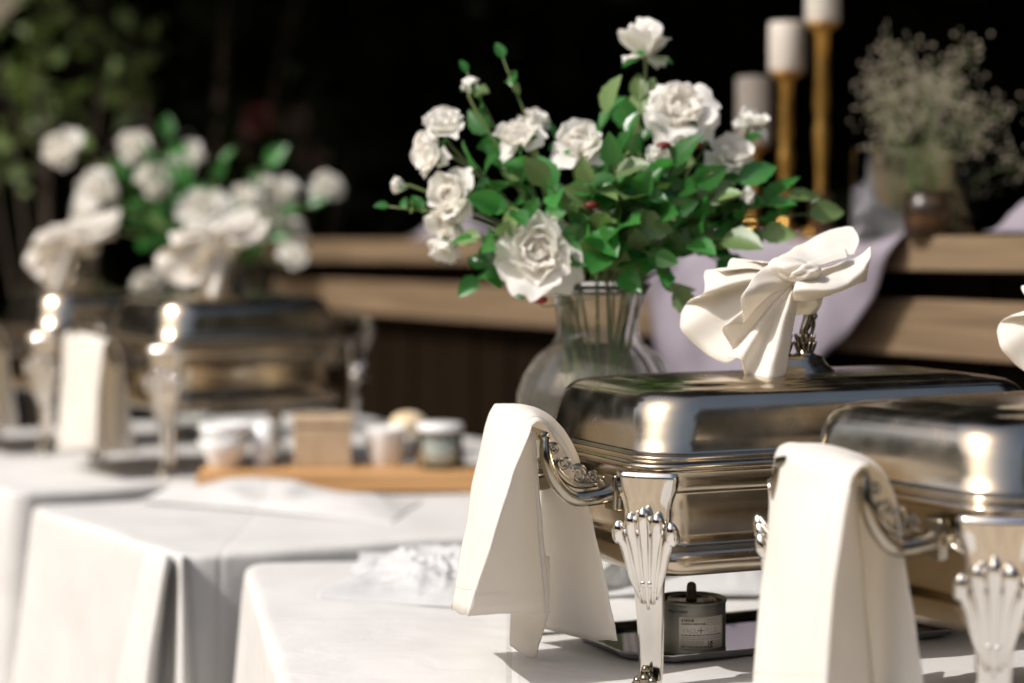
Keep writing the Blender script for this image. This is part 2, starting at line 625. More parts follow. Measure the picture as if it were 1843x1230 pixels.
for x, y in ((-4.8, 10.4), (-6.6, 11.6), (-7.4, 9.6), (-4.0, 12.2)):
    spots.append((x, y, 'back'))
LBL = {'back': ('dark dense tree in the wood behind the wooden counter', 'trees of the dark wood behind the counter'),
       'behind': ('leafy tree across the lawn facing the buffet tables', 'trees across the lawn facing the buffet'),
       'left': ('leafy tree on the sunny side beyond the far chafing dishes', 'trees on the sunny side'),
       'side': ('leafy tree standing past the right end of the counter', 'trees past the end of the counter')}
for i, (x, y, side) in enumerate(spots):
    cm, tm, lm_ = tree_protos[i % 3]
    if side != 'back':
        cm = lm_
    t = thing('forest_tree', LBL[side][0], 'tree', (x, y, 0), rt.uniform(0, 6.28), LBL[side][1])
    sc = rt.uniform(0.9, 1.2)
    t.scale = (sc, sc, sc * (1.15 if side == 'back' else 0.8 if side == 'behind' else 0.75))
    link('crown', cm, t)
    link('trunk', tm, t)

# wide tree added out of view, its crown shaped to shade the counter
def shade_tree():
    t = thing('shade_tree', 'added low-branched tree out of view, shading the wooden counter', 'tree', (2.1, 6.6, 0))
    cl = []
    rnd = random.Random(9)
    for k in range(120):
        y = rnd.uniform(3.05, 9.5)
        x = rnd.uniform(-0.10 - 0.45 * (y - 3.0), 4.2)
        cl.append((x - 2.1, y - 6.6, rnd.uniform(2.75, 4.6), .52, .48, .40))
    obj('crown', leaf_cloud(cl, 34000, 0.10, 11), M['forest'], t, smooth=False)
    obj('trunk', trunk_geo(3.6, 0.2, 12, 9, 2.4), M['bark'], t)
shade_tree()

# sunlit shrub at the left and a dim rose bush behind the far bouquet
def shrub(name, label, px, py, Y, rx, rz, n, size, mat, seed, cat='shrub'):
    c = W(px, py, Y)
    t = thing(name, label, cat, (c.x, c.y, 0))
    rnd = random.Random(seed)
    cl = [(rnd.uniform(-rx, rx), rnd.uniform(-.35, .35), c.z + rnd.uniform(-rz, rz), .16, .16, .13) for _ in range(26)]
    obj('crown', leaf_cloud(cl, n, size, seed), mat, t, smooth=False)
    g = []
    for k in range(9):
        e = cl[k]
        g.append(tube([(rnd.uniform(-.08, .08), rnd.uniform(-.08, .08), -0.05), (e[0] * .4, e[1] * .4, e[2] * .5), (e[0], e[1], e[2])], [.018, .012, .004], n=6, sub=4))
    obj('trunk', join(*g), M['bark'], t)
    return t
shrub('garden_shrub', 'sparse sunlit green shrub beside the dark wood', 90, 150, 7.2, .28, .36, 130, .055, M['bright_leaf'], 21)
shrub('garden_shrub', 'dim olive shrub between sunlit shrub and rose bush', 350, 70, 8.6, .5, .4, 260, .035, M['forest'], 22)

# ------------------------------------------------------------------ white globe whose edge reaches in at the upper left
def globe():
    c = W(-76, -62, 6.6)
    r = .212
    t = thing('white_globe', 'white round globe whose edge shows above the sunlit shrub', 'globe', tuple(c))
    rings = []
    for i in range(25):
        a = math.pi * (.03 + .94 * i / 24)
        rr = r * math.sin(a) * (1 + (.012 if i % 2 else -.006))
        rings.append([Vector((rr * math.cos(b), rr * math.sin(b), -r * math.cos(a))) for b in [2 * math.pi * k / 40 for k in range(40)]])
    obj('paper_shell', loft(rings), M['canvas'], t)
    obj('cord', tube([(0, 0, r * .98), (0, 0, r + .10), (0, 0, r + .205)], .003, n=6), M['pole'], t)
    h = thing('hook_pole', 'slim grey hook pole that the white globe hangs from', 'pole', (c.x - .36, c.y, 0))
    z = c.z + r
    obj('pole', tube([(0, 0, -.05), (0, 0, z * .5), (0, 0, z), (.05, 0, z + .15), (.18, 0, z + .235), (.30, 0, z + .235), (.36, 0, z + .20)], .011, n=8), M['pole'], h)
globe()

# ------------------------------------------------------------------ wooden counter
def counterY(px):
    return 1.0 / (1 / 3.7 + (1790 - px) / (1790 - 555.0) * (1 / 6.98 - 1 / 3.7))
CR, CL = W(1850, 424, counterY(1850)), W(500, 434, counterY(500))
c_dir = (CR - CL)
c_in = Vector((-c_dir.y, c_dir.x, 0)).normalized()          # away from the tables
if c_in.y < 0:
    c_in = -c_in
counter = thing('wooden_counter', 'long weathered wooden counter in shade with candles and cloth on top', 'counter', (CL.x, CL.y, 0))
ORG = Vector((CL.x, CL.y, 0))

def plank(p_tl, p_tr, p_bl, p_br, depth, mat, name, inset=0.0, bev=0.004):
    """a board given by its front face, extruded inwards."""
    f = [p + c_in * inset - ORG for p in (p_bl, p_br, p_tr, p_tl)]
    bm = bmesh.new()
    vs = [bm.verts.new(p) for p in f] + [bm.verts.new(p + c_in * depth) for p in f]
    for q in ((0, 1, 2, 3), (7, 6, 5, 4), (0, 4, 5, 1), (1, 5, 6, 2), (2, 6, 7, 3), (3, 7, 4, 0)):
        bm.faces.new([vs[i] for i in q])
    bmesh.ops.recalc_face_normals(bm, faces=bm.faces)
    if bev:
        bmesh.ops.bevel(bm, geom=list(bm.edges), offset=bev, segments=2, affect='EDGES', profile=0.5)
    bm.verts.index_update()
    g = [v.co.copy() for v in bm.verts], [tuple(v.index for v in q.verts) for q in bm.faces]
    bm.free()
    return obj(name, g, mat, counter, smooth=False)
def cpt(px, py):
    return W(px, py, counterY(px))
pl, pr = 470, 1862
tl, tr = cpt(pl, 434), cpt(pr, 424)
bl, br = cpt(pl, 468), cpt(pr, 491)
plank(tl, tr, bl, br, 0.14, M['counter'], 'top_board')
for k in (1, 2):
    off = c_in * (0.145 * k)
    plank(tl + off, tr + off, bl + off, br + off, 0.14, M['counter'], 'top_board')
plank(cpt(pl, 502), cpt(pr, 548), cpt(pl, 551), cpt(pr, 661), 0.05, M['counter'], 'front_board', inset=0.03)
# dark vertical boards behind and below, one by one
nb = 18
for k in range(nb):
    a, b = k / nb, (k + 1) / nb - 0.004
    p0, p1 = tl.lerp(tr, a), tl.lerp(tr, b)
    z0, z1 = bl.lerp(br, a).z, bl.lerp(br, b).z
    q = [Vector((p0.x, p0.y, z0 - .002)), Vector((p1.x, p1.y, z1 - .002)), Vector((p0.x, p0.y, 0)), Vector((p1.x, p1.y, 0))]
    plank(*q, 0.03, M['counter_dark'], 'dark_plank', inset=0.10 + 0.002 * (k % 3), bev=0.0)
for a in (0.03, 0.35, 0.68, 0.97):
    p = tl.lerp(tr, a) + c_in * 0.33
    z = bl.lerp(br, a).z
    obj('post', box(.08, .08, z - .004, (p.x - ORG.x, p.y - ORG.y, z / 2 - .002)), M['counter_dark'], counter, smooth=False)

def on_counter(px, d):
    p = cpt(px, 430) + c_in * d
    f = (px - pl) / (pr - pl)
    y = counterY(px)
    # height of the board's top along its run
    t = (cpt(px, 430) - tl).dot((tr - tl)) / (tr - tl).length_squared
    return Vector((p.x, p.y, tl.lerp(tr, t).z))

# ------------------------------------------------------------------ tables with cloths
def draped_cloth(name, label, corners, z, drop, seed, waves=1.0, cat='tablecloth', group=None, top_amp=0.0042, extra=None):
    """corners counter-clockwise; a sheet over the top with rounded edges and a hanging, folded skirt."""
    rnd = random.Random(seed)
    C = [Vector((c[0], c[1], 0)) for c in corners]
    cen = sum(C, Vector()) / 4
    r = 0.035
    per = []
    for i in range(4):
        p, a, b = C[i], C[i - 1], C[(i + 1) % 4]
        u, w = (a - p).normalized(), (b - p).normalized()
        ins, outp = p + u * r, p + w * r
        for k in range(7):
            t = k / 6
            per.append((ins * (1 - t) ** 2 + p * 2 * t * (1 - t) + outp * t * t, True))
        nxt = b + (p - b).normalized() * r
        L = (nxt - outp).length
        m = max(4, int(L / 0.014))
        for k in range(1, m):
            per.append((outp.lerp(nxt, k / m), False))
    n = len(per)
    P = [q[0] for q in per]
    N = []
    for i in range(n):
        d = P[(i + 1) % n] - P[i - 1]
        N.append(Vector((d.y, -d.x, 0)).normalized())
    s = [0.0]
    for i in range(1, n):
        s.append(s[-1] + (P[i] - P[i - 1]).length)
    tot = s[-1] + (P[0] - P[-1]).length
    ph = [(rnd.uniform(0, 6.28), rnd.choice((5, 7, 8, 11, 13)), rnd.uniform(.4, 1)) for _ in range(4)]
    cornerish = []
    for i in range(n):
        cornerish.append(max(0.0, 1 - min((P[i] - c).length for c in C) / 0.16))
    rings = []
    def topz(p):
        q = p * 3.0 + Vector((seed, seed * .3, 0))
        return noise.noise(q) * top_amp * 1.5 + (0.5 - abs(noise.noise(q * 1.7 + Vector((9, 0, 0))))) * top_amp
    for f in (0.04, .12, .22, .32, .42, .52, .6, .68, .76, .83, .89, .94, .975, 0.99):
        rings.append([Vector((cen.x + (p.x - cen.x) * f, cen.y + (p.y - cen.y) * f, 0)) for p in P])
        for q in rings[-1]:
            q.z = z + topz(q)
    er = 0.012
    for a in (20, 45, 70, 90):
        rings.append([p + N[i] * (er * math.sin(R(a))) + Vector((0, 0, z - er * (1 - math.cos(R(a))) + topz(p) * math.cos(R(a)))) for i, p in enumerate(P)])
    for k in range(1, 25):
        t = k / 24
        ring = []
        for i, p in enumerate(P):
            wv = 0.0
            for a, fr, am in ph:
                wv += am * math.sin(2 * math.pi * fr * s[i] / tot + a + 0.6 * t)
            fold = waves * (t ** 1.1) * (0.010 * wv + 0.012)
            cf = cornerish[i] * (0.03 + 0.05 * t) * (t ** 0.6)
            d = er + 0.006 * t + fold + cf
            ring.append(p + N[i] * d + Vector((0, 0, z - er - (drop - er) * t)))
        rings.append(ring)
    g = loft(rings, cap0=True, cap1=False)
    if extra:
        g = join(g, extra)
    o = obj(name, g, M['tablecloth'])
    return tag(o, label, cat, group)

def table(label, corners, z):
    C = [Vector((c[0], c[1], 0)) for c in corners]
    cen = sum(C, Vector()) / 4
    t = thing('folding_table', label, 'table', (cen.x, cen.y, 0))
    D = [(c - cen) * 0.985 for c in C]
    bot = [d + Vector((0, 0, z - 0.04)) for d in D]
    top = [d + Vector((0, 0, z - 0.008)) for d in D]
    obj('tabletop', loft([bot, top]), M['ceramic'], t, smooth=False)
    for d in D:
        q = d * 0.88
        obj('leg', tube([(q.x, q.y, -0.02), (q.x, q.y, z * .5), (q.x, q.y, z - 0.038)], .014, n=8), M['pole'], t)
    return t

eA1, eA2 = Vector((.172, -.985, 0)), Vector((.985, .172, 0))
A0 = T(452, 1018)
A0.z = 0
tabA = [A0 + eA1 * 1.85, A0 + eA1 * 1.85 + eA2 * 1.33, A0 + eA2 * 1.33, A0]
table('folding table under the two chafing dishes in front of the rose vase', tabA, TABLE)
draped_cloth('tablecloth', 'white cloth on the table carrying the in-focus chafing dish', tabA, TABLE, 0.62, 3, waves=0.55)

C1, C0 = T(330, 1000), T(62, 911)
C1.z = C0.z = 0
eC2 = Vector((.925, .38, 0))
fold_rows = []
for fy, k in ((1001, 0.0), (1012, .06), (1080, .35), (1160, .68), (1245, 1.0), (1400, 1.5)):
    row = []
    for (xa, xb, da) in ((258, 206, 3.40), (274, 222, 3.33), (300, 262, 3.235), (313, 296, 3.33), (327, 330, 3.225), (348, 372, 3.36)):
        row.append(W(xa + (xb - xa) * k, fy, da + (.035 if k == 0 else 0) - .02 * k))
    fold_rows.append(row)
fold_geo = solidify(grid_surface(fold_rows, 6, 5), .0015)
tabC = [C1, C1 + eC2 * 0.98, C0 + eC2 * 0.98, C0]
table('folding table holding the rumpled cloth, middle of the three tables', tabC, TABLE)
draped_cloth('tablecloth', 'white cloth with corner folds under the rumpled white fabric', tabC, TABLE, 0.62, 7, waves=0.9, extra=fold_geo)

D0 = Vector((-.965, 4.07, 0))
eD2, eD1 = Vector((.872, .49, 0)), Vector((-.49, .872, 0))
tabD = [D0, D0 + eD2 * 1.25, D0 + eD2 * 1.25 + eD1 * 1.25, D0 + eD1 * 1.25]
table('folding table holding the far chafing dishes and far rose bouquet', tabD, TABLE)
draped_cloth('tablecloth', 'white cloth under the far chafing dishes with shaded front', tabD, TABLE, 0.62, 12, waves=0.6)

# ------------------------------------------------------------------ chafing dish
CH_L, CH_S = 0.585, 0.34

def chafer_lid(L, S):
    prof = [(-.006, .2425, .05), (0.003, .2435, .05), (.0045, .247, .05), (.002, .2505, .05), (-.004, .2515, .05), (-.005, .2535, .05),
            (-.003, .2555, .05), (-.006, .2585, .05), (-.012, .2595, .05), (-.0135, .262, .052), (-.016, .275, .055), (-.019, .290, .057), (-.0215, .3015, .058),
            (-.025, .3095, .058), (-.0305, .3165, .057), (-.039, .3215, .055), (-.050, .3238, .052), (-.070, .3253, .05), (-.071, .3262, .05), (-.1, .3285, .045), (-.13, .330, .03), (-.155, .3305, .012)]
    prof = [(o_, z if z < .2595 else .2595 + (z - .2595) * 1.10, r) for o_, z, r in prof]
    rings = []
    for off, z, r in prof:
        hx, hy = L / 2 + off, S / 2 + off
        rings.append(rrect(hx, max(hy, .004), r, z, n=9))
    return loft(rings)

def chafer_pan(L, S):
    prof = [(-.008, .2405, .045), (-.012, .238, .045), (-.013, .226, .045), (-.014, .2185, .045), (-.022, .2155, .042), (-.024, .212, .042), (-.026, .19, .042), (-.028, .166, .042),
            (-.030, .156, .042), (-.026, .1515, .044), (-.016, .149, .048), (-.011, .143, .05), (-.010, .134, .05), (-.014, .125, .05), (-.024, .1185, .048), (-.04, .116, .045)]
    return loft([rrect(L / 2 + o, S / 2 + o, r, z, n=8) for o, z, r in prof])

def leg_parts(L, S, sx, sy):
    c = Vector((sx * (L / 2 - .010), sy * (S / 2 - .010), 0))
    o = Vector((sx * .72, sy * .70, 0)).normalized()
    t = Vector((-o.y, o.x, 0))
    prof = [(.243, .072, .015), (.236, .074, .0145), (.225, .070, .014), (.212, .060, .0135), (.200, .054, .0135), (.185, .054, .014), (.165, .048, .014), (.14, .042, .011), (.11, .036, .007),
            (.08, .0325, .003), (.05, .0305, .000), (.025, .029, -.001), (.008, .0285, .002), (.0005, .028, .005)]
    rings = []
    for z, w, f in prof:
        ring = []
        for k in range(9):
            a = -1 + 2 * k / 8
            ring.append(c + t * (a * w / 2) + o * (f + .0055 * (1 - a * a)) + Vector((0, 0, z)))
        for k in range(5):
            a = 1 - 2 * k / 4
            ring.append(c + t * (a * w / 2 * .9) + o * (f - .004) + Vector((0, 0, z)))
        rings.append(ring)
    leg = loft(rings)
    ribs = []
    for i in range(-2, 3):
        top = .200 - .0060 * abs(i) ** 1.4
        x1, x0 = i * .0150, i * .0050
        k = abs(i)
        ribs.append(tube([c + t * x0 + o * .010 + Vector((0, 0, .088 + .006 * k)),
                          c + t * (x0 + (x1 - x0) * .32) + o * .0155 + Vector((0, 0, .125)),
                          c + t * (x0 + (x1 - x0) * .72) + o * (.0205 - .001 * k) + Vector((0, 0, .162)),
                          c + t * x1 + o * (.0250 - .0028 * k) + Vector((0, 0, top - .014)),
                          c + t * x1 * 1.03 + o * (.0285 - .0030 * k) + Vector((0, 0, top - .004)),
                          c + t * x1 * 1.03 + o * (.0300 - .0030 * k) + Vector((0, 0, top + .003)),
                          c + t * x1 * 1.03 + o * (.0300 - .0030 * k) + Vector((0, 0, top + .0055))],
                         [.0016, .0044, .0070, .0090, .0078, .0044, .0012], n=12, sub=4))
        if i < 2:
            xa, xb = (i + .5) * .0050, (i + .5) * .0150
            ribs.append(tube([c + t * xa + o * .012 + Vector((0, 0, .095)), c + t * (xa + (xb - xa) * .5) + o * .020 + Vector((0, 0, .140)), c + t * xb + o * .0285 + Vector((0, 0, .180))], [.0012, .0026, .0005], n=7, sub=4))
    for i in (-1, 1):
        ribs.append(ball(c + t * (i * .004) + o * .014 + Vector((0, 0, .118)), .0055, 8, 6))
        ribs.append(ball(c + t * (i * .009) + o * .012 + Vector((0, 0, .108)), .004, 8, 6))
    shell = join(*ribs)
    ft = []
    for i in (-1, 0, 1):
        ft.append(ball(c + t * (i * .0085) + o * .021 + Vector((0, 0, .011 - .002 * abs(i))), .0075 if i == 0 else .0055, 9, 6))
    ft.append(ball(c + o * .019 + Vector((0, 0, .022)), .005, 8, 6))
    ft.append(tube([c - t * .014 + o * .020 + Vector((0, 0, .004)), c + o * .024 + Vector((0, 0, .0045)), c + t * .014 + o * .020 + Vector((0, 0, .004))], .004, n=8))
    return leg, shell, join(*ft)

def chafer_handle(L, S, sx):
    x0 = sx * (L / 2 - .012)
    arms = []
    def P(x, y, z):
        return Vector((x0 + sx * x, y, z))
    hw = min(.088, S * .27)
    for sy in (-1, 1):
        g = []
        y = sy * hw * (1 if sy < 0 else .70)
        g.append(box(.014, .028, .042, tuple(P(.012, y, .212)), .003))
        g.append(tube([P(.012, y, .212), P(.034, y, .207), P(.064, y - sy * .002, .207), P(.085, y - sy * .004, .226), P(.096, y - sy * .006, .252), P(.096, y - sy * .010, .278)],
                      [.011, .0095, .0085, .008, .0075, .006], n=10, sub=5))
        g.append(tube([P(.034, y - sy * .003, .221), P(.060, y - sy * .004, .222), P(.080, y - sy * .004, .236), P(.092, y - sy * .006, .258)], [.003, .0046, .0042, .002], n=7, sub=4))
        for (cx, cz, rr, tw) in ((.056, .233, .0115, 1), (.074, .249, .0085, -1), (.038, .229, .007, 1), (.088, .264, .006, 1)):
            pts = []
            for k in range(10):
                a = tw * k * .75 + 0.6
                r = rr * (1 - k / 12)
                pts.append(P(cx + r * math.cos(a), y - sy * .004, cz + r * math.sin(a)))
            g.append(tube(pts, [.0034, .0034, .0032, .003, .0028, .0026, .0024, .002, .002, .0026], n=6, sub=3))
        for q in range(4):
            a = -0.5 + q * .32
            g.append(tube([P(.010, y + sy * .012, .214), P(.012, y + sy * (.026 + .004 * q), .214 + .014 * math.sin(a)), P(.008, y + sy * (.044 - .003 * q), .214 + .030 * math.sin(a))], [.004, .0045, .0012], n=7, sub=4))
            g.append(tube([P(.012, y - sy * .012, .214), P(.014, y - sy * (.024 + .004 * q), .214 + .014 * math.sin(a)), P(.010, y - sy * (.036 - .003 * q), .214 + .028 * math.sin(a))], [.004, .0045, .0012], n=7, sub=4))
        arms.append(join(*g))
    bar = tube([P(.096, -hw + .010, .278), P(.098, -hw * .5, .281), P(.098, 0, .282), P(.098, hw * .4, .281), P(.096, hw * .70 - .008, .278)], .0065, n=10, sub=5)
    return arms, bar

def lid_handle():
    prof = [(.052, .3330), (.051, .3375), (.046, .3405), (.041, .346), (.037, .352), (.0345, .3560), (.030, .3575), (.012, .358)]
    rings = []
    for r, z in prof:
        rings.append([Vector((r * 1.15 * math.cos(a) * (1 + .03 * math.cos(8 * a)), r * .72 * math.sin(a) * (1 + .03 * math.cos(8 * a)), z)) for a in [2 * math.pi * k / 40 for k in range(40)]])
    base = loft(rings)
    g = []
    for sx in (-1, 1):
        x = sx * .017
        g.append(loft([[Vector((x + r * math.cos(a), r * math.sin(a), z)) for a in [2 * math.pi * k / 14 for k in range(14)]] for r, z in ((.013, .356), (.0135, .3585), (.0095, .3605), (.0105, .364))]))
        for k in range(11):     # acanthus collar of curled leaves, two tiers
            a = 2 * math.pi * k / 11
            for tier, (r0, z0) in enumerate(((.009, .361), (.008, .370))):
                ca, sa = math.cos(a + tier * .28), math.sin(a + tier * .28)
                g.append(tube([(x + ca * r0, sa * r0, z0), (x + ca * (r0 + .0028), sa * (r0 + .0028), z0 + .008), (x + ca * (r0 + .0055), sa * (r0 + .0055), z0 + .013)], [.0022, .0024, .001], n=6, sub=3))
        g.append(tube([(x, 0, .362), (x + sx * .001, 0, .376), (x - sx * .002, 0, .386), (x + sx * .003, 0, .398), (x + sx * .004, 0, .410), (x, 0, .420)], [.0085, .0078, .0055, .0065, .0055, .006], n=10, sub=4))
        g.append(tube([(x + sx * .007, 0, .378), (x + sx * .012, 0, .392), (x + sx * .012, 0, .404)], [.0022, .0026, .0022], n=7, sub=4))
        g.append(ball((x + sx * .0125, 0, .4055), .0048, 9, 6))
    g.append(tube([(-.018, 0, .416), (-.009, 0, .4205), (0, 0, .422), (.009, 0, .4205), (.018, 0, .416)], [.006, .0065, .0075, .0065, .006], n=10, sub=4))
    return base, join(*g)

def chafer(label, corner, yaw, L=CH_L, S=CH_S):
    """corner: world point under the rim corner nearest the viewer."""
    lx, ly = Vector((math.cos(yaw), math.sin(yaw), 0)), Vector((-math.sin(yaw), math.cos(yaw), 0))
    c = Vector((corner.x, corner.y, 0)) + lx * (L / 2) + ly * (S / 2)
    t = thing('chafing_dish', label, 'chafing dish', (c.x, c.y, TABLE + .0015), yaw, 'chafing dishes on the buffet')
    lid = obj('lid', chafer_lid(L, S), M['steel'], t)
    hb, hh = lid_handle()
    obj('handle_base', hb, M['steel'], lid)
    obj('lid_handle', hh, M['silver'], lid)
    obj('water_pan', chafer_pan(L, S), M['steel'], t)
    for sx in (-1, 1):
        for sy in (-1, 1):
            a, b, f = leg_parts(L, S, sx, sy)
            lg = obj('leg', a, M['chrome'], t)
            obj('shell_ornament', b, M['chrome'], lg)
            obj('foot_ornament', f, M['silver'], lg)
    for sx in (-1, 1):
        arms, bar = chafer_handle(L, S, sx)
        h = obj('handle', bar, M['silver'], t)
        for g in arms:
            obj('handle_arm', g, M['silver'], h)
    return t

YAW_A = R(24)
cornerA = T(1166, 851, TABLE + .2445)
chA = chafer('in-focus silver chafing dish with fuel can beneath, in front of vase', cornerA, YAW_A)
YAW_B = R(31)
cornerB = W(1792, 940, 1.99)
chB = chafer('silver chafing dish sharing its table with the fuel can one', cornerB, YAW_B, .67, .34)
YAW_D = R(33)
cornerD = W(306, 650, 4.30)
chD = chafer('blurred half-size chafing dish beside the wooden board', cornerD, YAW_D, .40, .34)
cornerE = W(84, 620, 4.78)
chE = chafer('farthest chafing dish, behind the half-size one', cornerE, YAW_D, .30, .32)
chD.scale = chE.scale = (1.1, 1.1, 1.1)

# ------------------------------------------------------------------ napkins over the handles
def ctrl(rows):
    return [[W(*p) for p in r] for r in rows]

def to_local(geo, ref):
    m = Matrix.Translation(ref.location) @ Matrix.Rotation(ref.rotation_euler.z, 4, 'Z')
    inv = m.inverted()
    return [inv @ Vector(v) for v in geo[0]], geo[1]

# rows run from the outer hem over the bar to the inner hem; columns far -> near along the bar
drape = ctrl([
    [(812, 1098, 2.505), (826, 1105, 2.405), (842, 1108, 2.315)],
    [(830, 990, 2.505), (850, 992, 2.415), (876, 995, 2.325)],
    [(850, 870, 2.515), (876, 872, 2.435), (914, 880, 2.345)],
    [(872, 770, 2.525), (905, 772, 2.445), (950, 785, 2.365)],
    [(884, 735, 2.535), (920, 738, 2.455), (958, 764, 2.380)],
    [(897, 727, 2.565), (950, 731, 2.475), (974, 758, 2.390)],
    [(930, 733, 2.595), (995, 752, 2.495), (993, 780, 2.400)],
    [(915, 780, 2.605), (1030, 806, 2.505), (1016, 813, 2.410)],
    [(918, 880, 2.605), (1036, 870, 2.505), (1048, 872, 2.415)],
    [(925, 980, 2.595), (1040, 985, 2.505), (1078, 985, 2.420)],
    [(932, 1080, 2.585), (1046, 1090, 2.505), (1098, 1085, 2.425)],
    [(938, 1120, 2.585), (1052, 1150, 2.505), (1112, 1152, 2.425)],
])
nA = [grid_surface(drape, 8, 5)]
layer = ctrl([
    [(950, 782, 2.367), (953, 781, 2.377), (957, 780, 2.389)],
    [(914, 880, 2.345), (940, 882, 2.367), (964, 880, 2.405)],
    [(876, 995, 2.325), (925, 996, 2.355), (974, 992, 2.415)],
    [(842, 1108, 2.315), (910, 1105, 2.345), (986, 1106, 2.420)],
])
nA.append(grid_surface(layer, 8, 6))
hem = ctrl([
    [(955, 778, 2.387), (959, 778, 2.391), (962, 779, 2.397)],
    [(961, 880, 2.403), (967, 880, 2.402), (970, 880, 2.411)],
    [(970, 992, 2.413), (976, 992, 2.411), (980, 992, 2.421)],
    [(980, 1106, 2.418), (987, 1106, 2.416), (990, 1104, 2.426)],
])
nA.append(grid_surface(hem, 5, 6))
under = ctrl([
    [(922, 1000, 2.505), (950, 1000, 2.490), (988, 1000, 2.475)],
    [(920, 1090, 2.510), (950, 1094, 2.490), (988, 1092, 2.470)],
    [(919, 1158, 2.510), (952, 1172, 2.490), (975, 1150, 2.470)],
    [(920, 1160, 2.508), (962, 1184, 2.490), (972, 1152, 2.468)],
])
nA.append(grid_surface(under, 5, 4))
gA = join(*[solidify(g, 0.0009) for g in nA], *hem_lines(drape, 8, 5, rows=(0, -1)), *hem_lines(layer, 8, 6, rows=(-1,), cols=()))
gA = wrinkle(wrinkle(gA, 0.0016, 22, 1.0), 0.0006, 70, 5.0)
napA = obj('draped_napkin', to_local(gA, chA), M['napkin'], loc=chA.location, rot=chA.rotation_euler)
tag(napA, 'cream cloth napkin hanging over the in-focus chafing dish handle', 'napkin', 'napkins over the chafing dish handles')

# the second design: a broad band hanging straight down with a loose right flap
bandB = ctrl([
    [(1352, 1262, 2.145), (1395, 1265, 2.075), (1482, 1268, 1.975)],
    [(1362, 1130, 2.145), (1402, 1132, 2.075), (1492, 1135, 1.975)],
    [(1376, 1000, 2.145), (1415, 1000, 2.075), (1508, 1000, 1.985)],
    [(1388, 872, 2.155), (1430, 876, 2.085), (1526, 884, 1.995)],
    [(1396, 816, 2.165), (1440, 824, 2.085), (1540, 850, 2.005)],
    [(1412, 798, 2.185), (1470, 804, 2.105), (1565, 834, 2.015)],
    [(1440, 798, 2.215), (1525, 810, 2.125), (1590, 850, 2.025)],
    [(1470, 822, 2.235), (1580, 842, 2.145), (1610, 897, 2.030)],
    [(1440, 930, 2.245), (1585, 930, 2.085), (1622, 960, 2.035)],
    [(1445, 1060, 2.245), (1590, 1060, 2.085), (1640, 1075, 2.040)],
    [(1450, 1180, 2.245), (1592, 1180, 2.085), (1657, 1190, 2.045)],
    [(1455, 1250, 2.245), (1595, 1255, 2.085), (1668, 1262, 2.045)],
])
nB = [grid_surface(bandB, 8, 5)]
layB = ctrl([
    [(1528, 876, 1.994), (1533, 874, 2.010), (1540, 874, 2.025)],
    [(1508, 1000, 1.985), (1524, 1000, 2.03), (1550, 1000, 2.065)],
    [(1492, 1135, 1.975), (1520, 1132, 2.02), (1562, 1130, 2.075)],
    [(1482, 1268, 1.975), (1515, 1264, 2.02), (1574, 1262, 2.085)],
])
nB.append(grid_surface(layB, 6, 6))
gB = join(*[solidify(g, 0.0009) for g in nB], *hem_lines(bandB, 8, 5, rows=(0, -1)))
gB = wrinkle(gB, 0.0016, 20, 4.0)
gBl = to_local(gB, chB)
meB = mesh_of('draped_napkin', *gBl, M['napkin'])
napB = link('draped_napkin', meB, loc=chB.location, rot=chB.rotation_euler)
tag(napB, 'white napkin in a broad band over the nearer chafing dish handle', 'napkin', 'napkins over the chafing dish handles')
def handle_shift(L, S):
    return Vector((-(L - CH_L) / 2, 0, 0))
for ch, L, lab in ((chD, .40, 'blurred napkin hanging from the half-size chafing dish'), (chE, .30, 'blurred napkin hanging from the farthest chafing dish')):
    piv = -.67 / 2 - .09
    v = [Vector((piv + (p[0] - piv) * .62 + (.67 - L) / 2, p[1] * 1.55 + .01, p[2])) for p in gBl[0]]
    o = obj('draped_napkin', (v, gBl[1]), M['napkin'], loc=ch.location, rot=ch.rotation_euler, scale=(1.1, 1.1, .98))
    tag(o, lab, 'napkin', 'napkins over the chafing dish handles')

# ------------------------------------------------------------------ napkin flowers tied on the lid handles
YF = 2.605
def fan(K, bnd, steps=14, dk=0.25):
    kc = W(K[0], K[1], YF + K[2])
    pts = catmull([W(a, b, YF + d) for a, b, d in bnd], 7)
    rings = []
    for i in range(steps + 1):
        f = 0.04 + 0.96 * i / steps
        rings.append([kc.lerp(p, f) + Vector((0, 0, 0.006 * math.sin(math.pi * f))) for p in pts])
    return loft(rings, closed=False)
def petal_grid(rows, nu=9, nv=9):
    return grid_surface([[W(a, b, YF + d) for a, b, d in r] for r in rows], nu, nv)
fl = []
fl.append(fan((1428, 500, 0.0), [(1402, 466, .03), (1376, 474, .0), (1345, 470, .03), (1316, 466, .045), (1303, 488, .01), (1285, 487, .035), (1267, 489, .04), (1268, 527, .0), (1236, 549, .045), (1224, 591, .03), (1262, 630, .02), (1305, 651, .0), (1330, 640, -.01)]))
fl.append(fan((1432, 508, -.035), [(1390, 474, -.02), (1374, 480, -.045), (1352, 506, -.062), (1333, 538, -.075), (1337, 583, -.05), (1300, 591, -.055), (1319, 634, -.035), (1308, 645, -.04), (1332, 648, -.06), (1349, 679, -.045), (1380, 684, -.075), (1410, 684, -.06), (1424, 620, -.045), (1437, 547, -.03)]))
fl.append(petal_grid([[(1400, 467, .01), (1412, 472, -.01), (1440, 480, -.03)],
                      [(1445, 438, .05), (1450, 456, .02), (1462, 480, -.01)],
                      [(1490, 416, .06), (1494, 440, .035), (1500, 470, .005)],
                      [(1522, 409, .06), (1532, 430, .04), (1524, 462, .015)],
                      [(1536, 410, .055), (1548, 430, .035), (1538, 458, .015)]]))
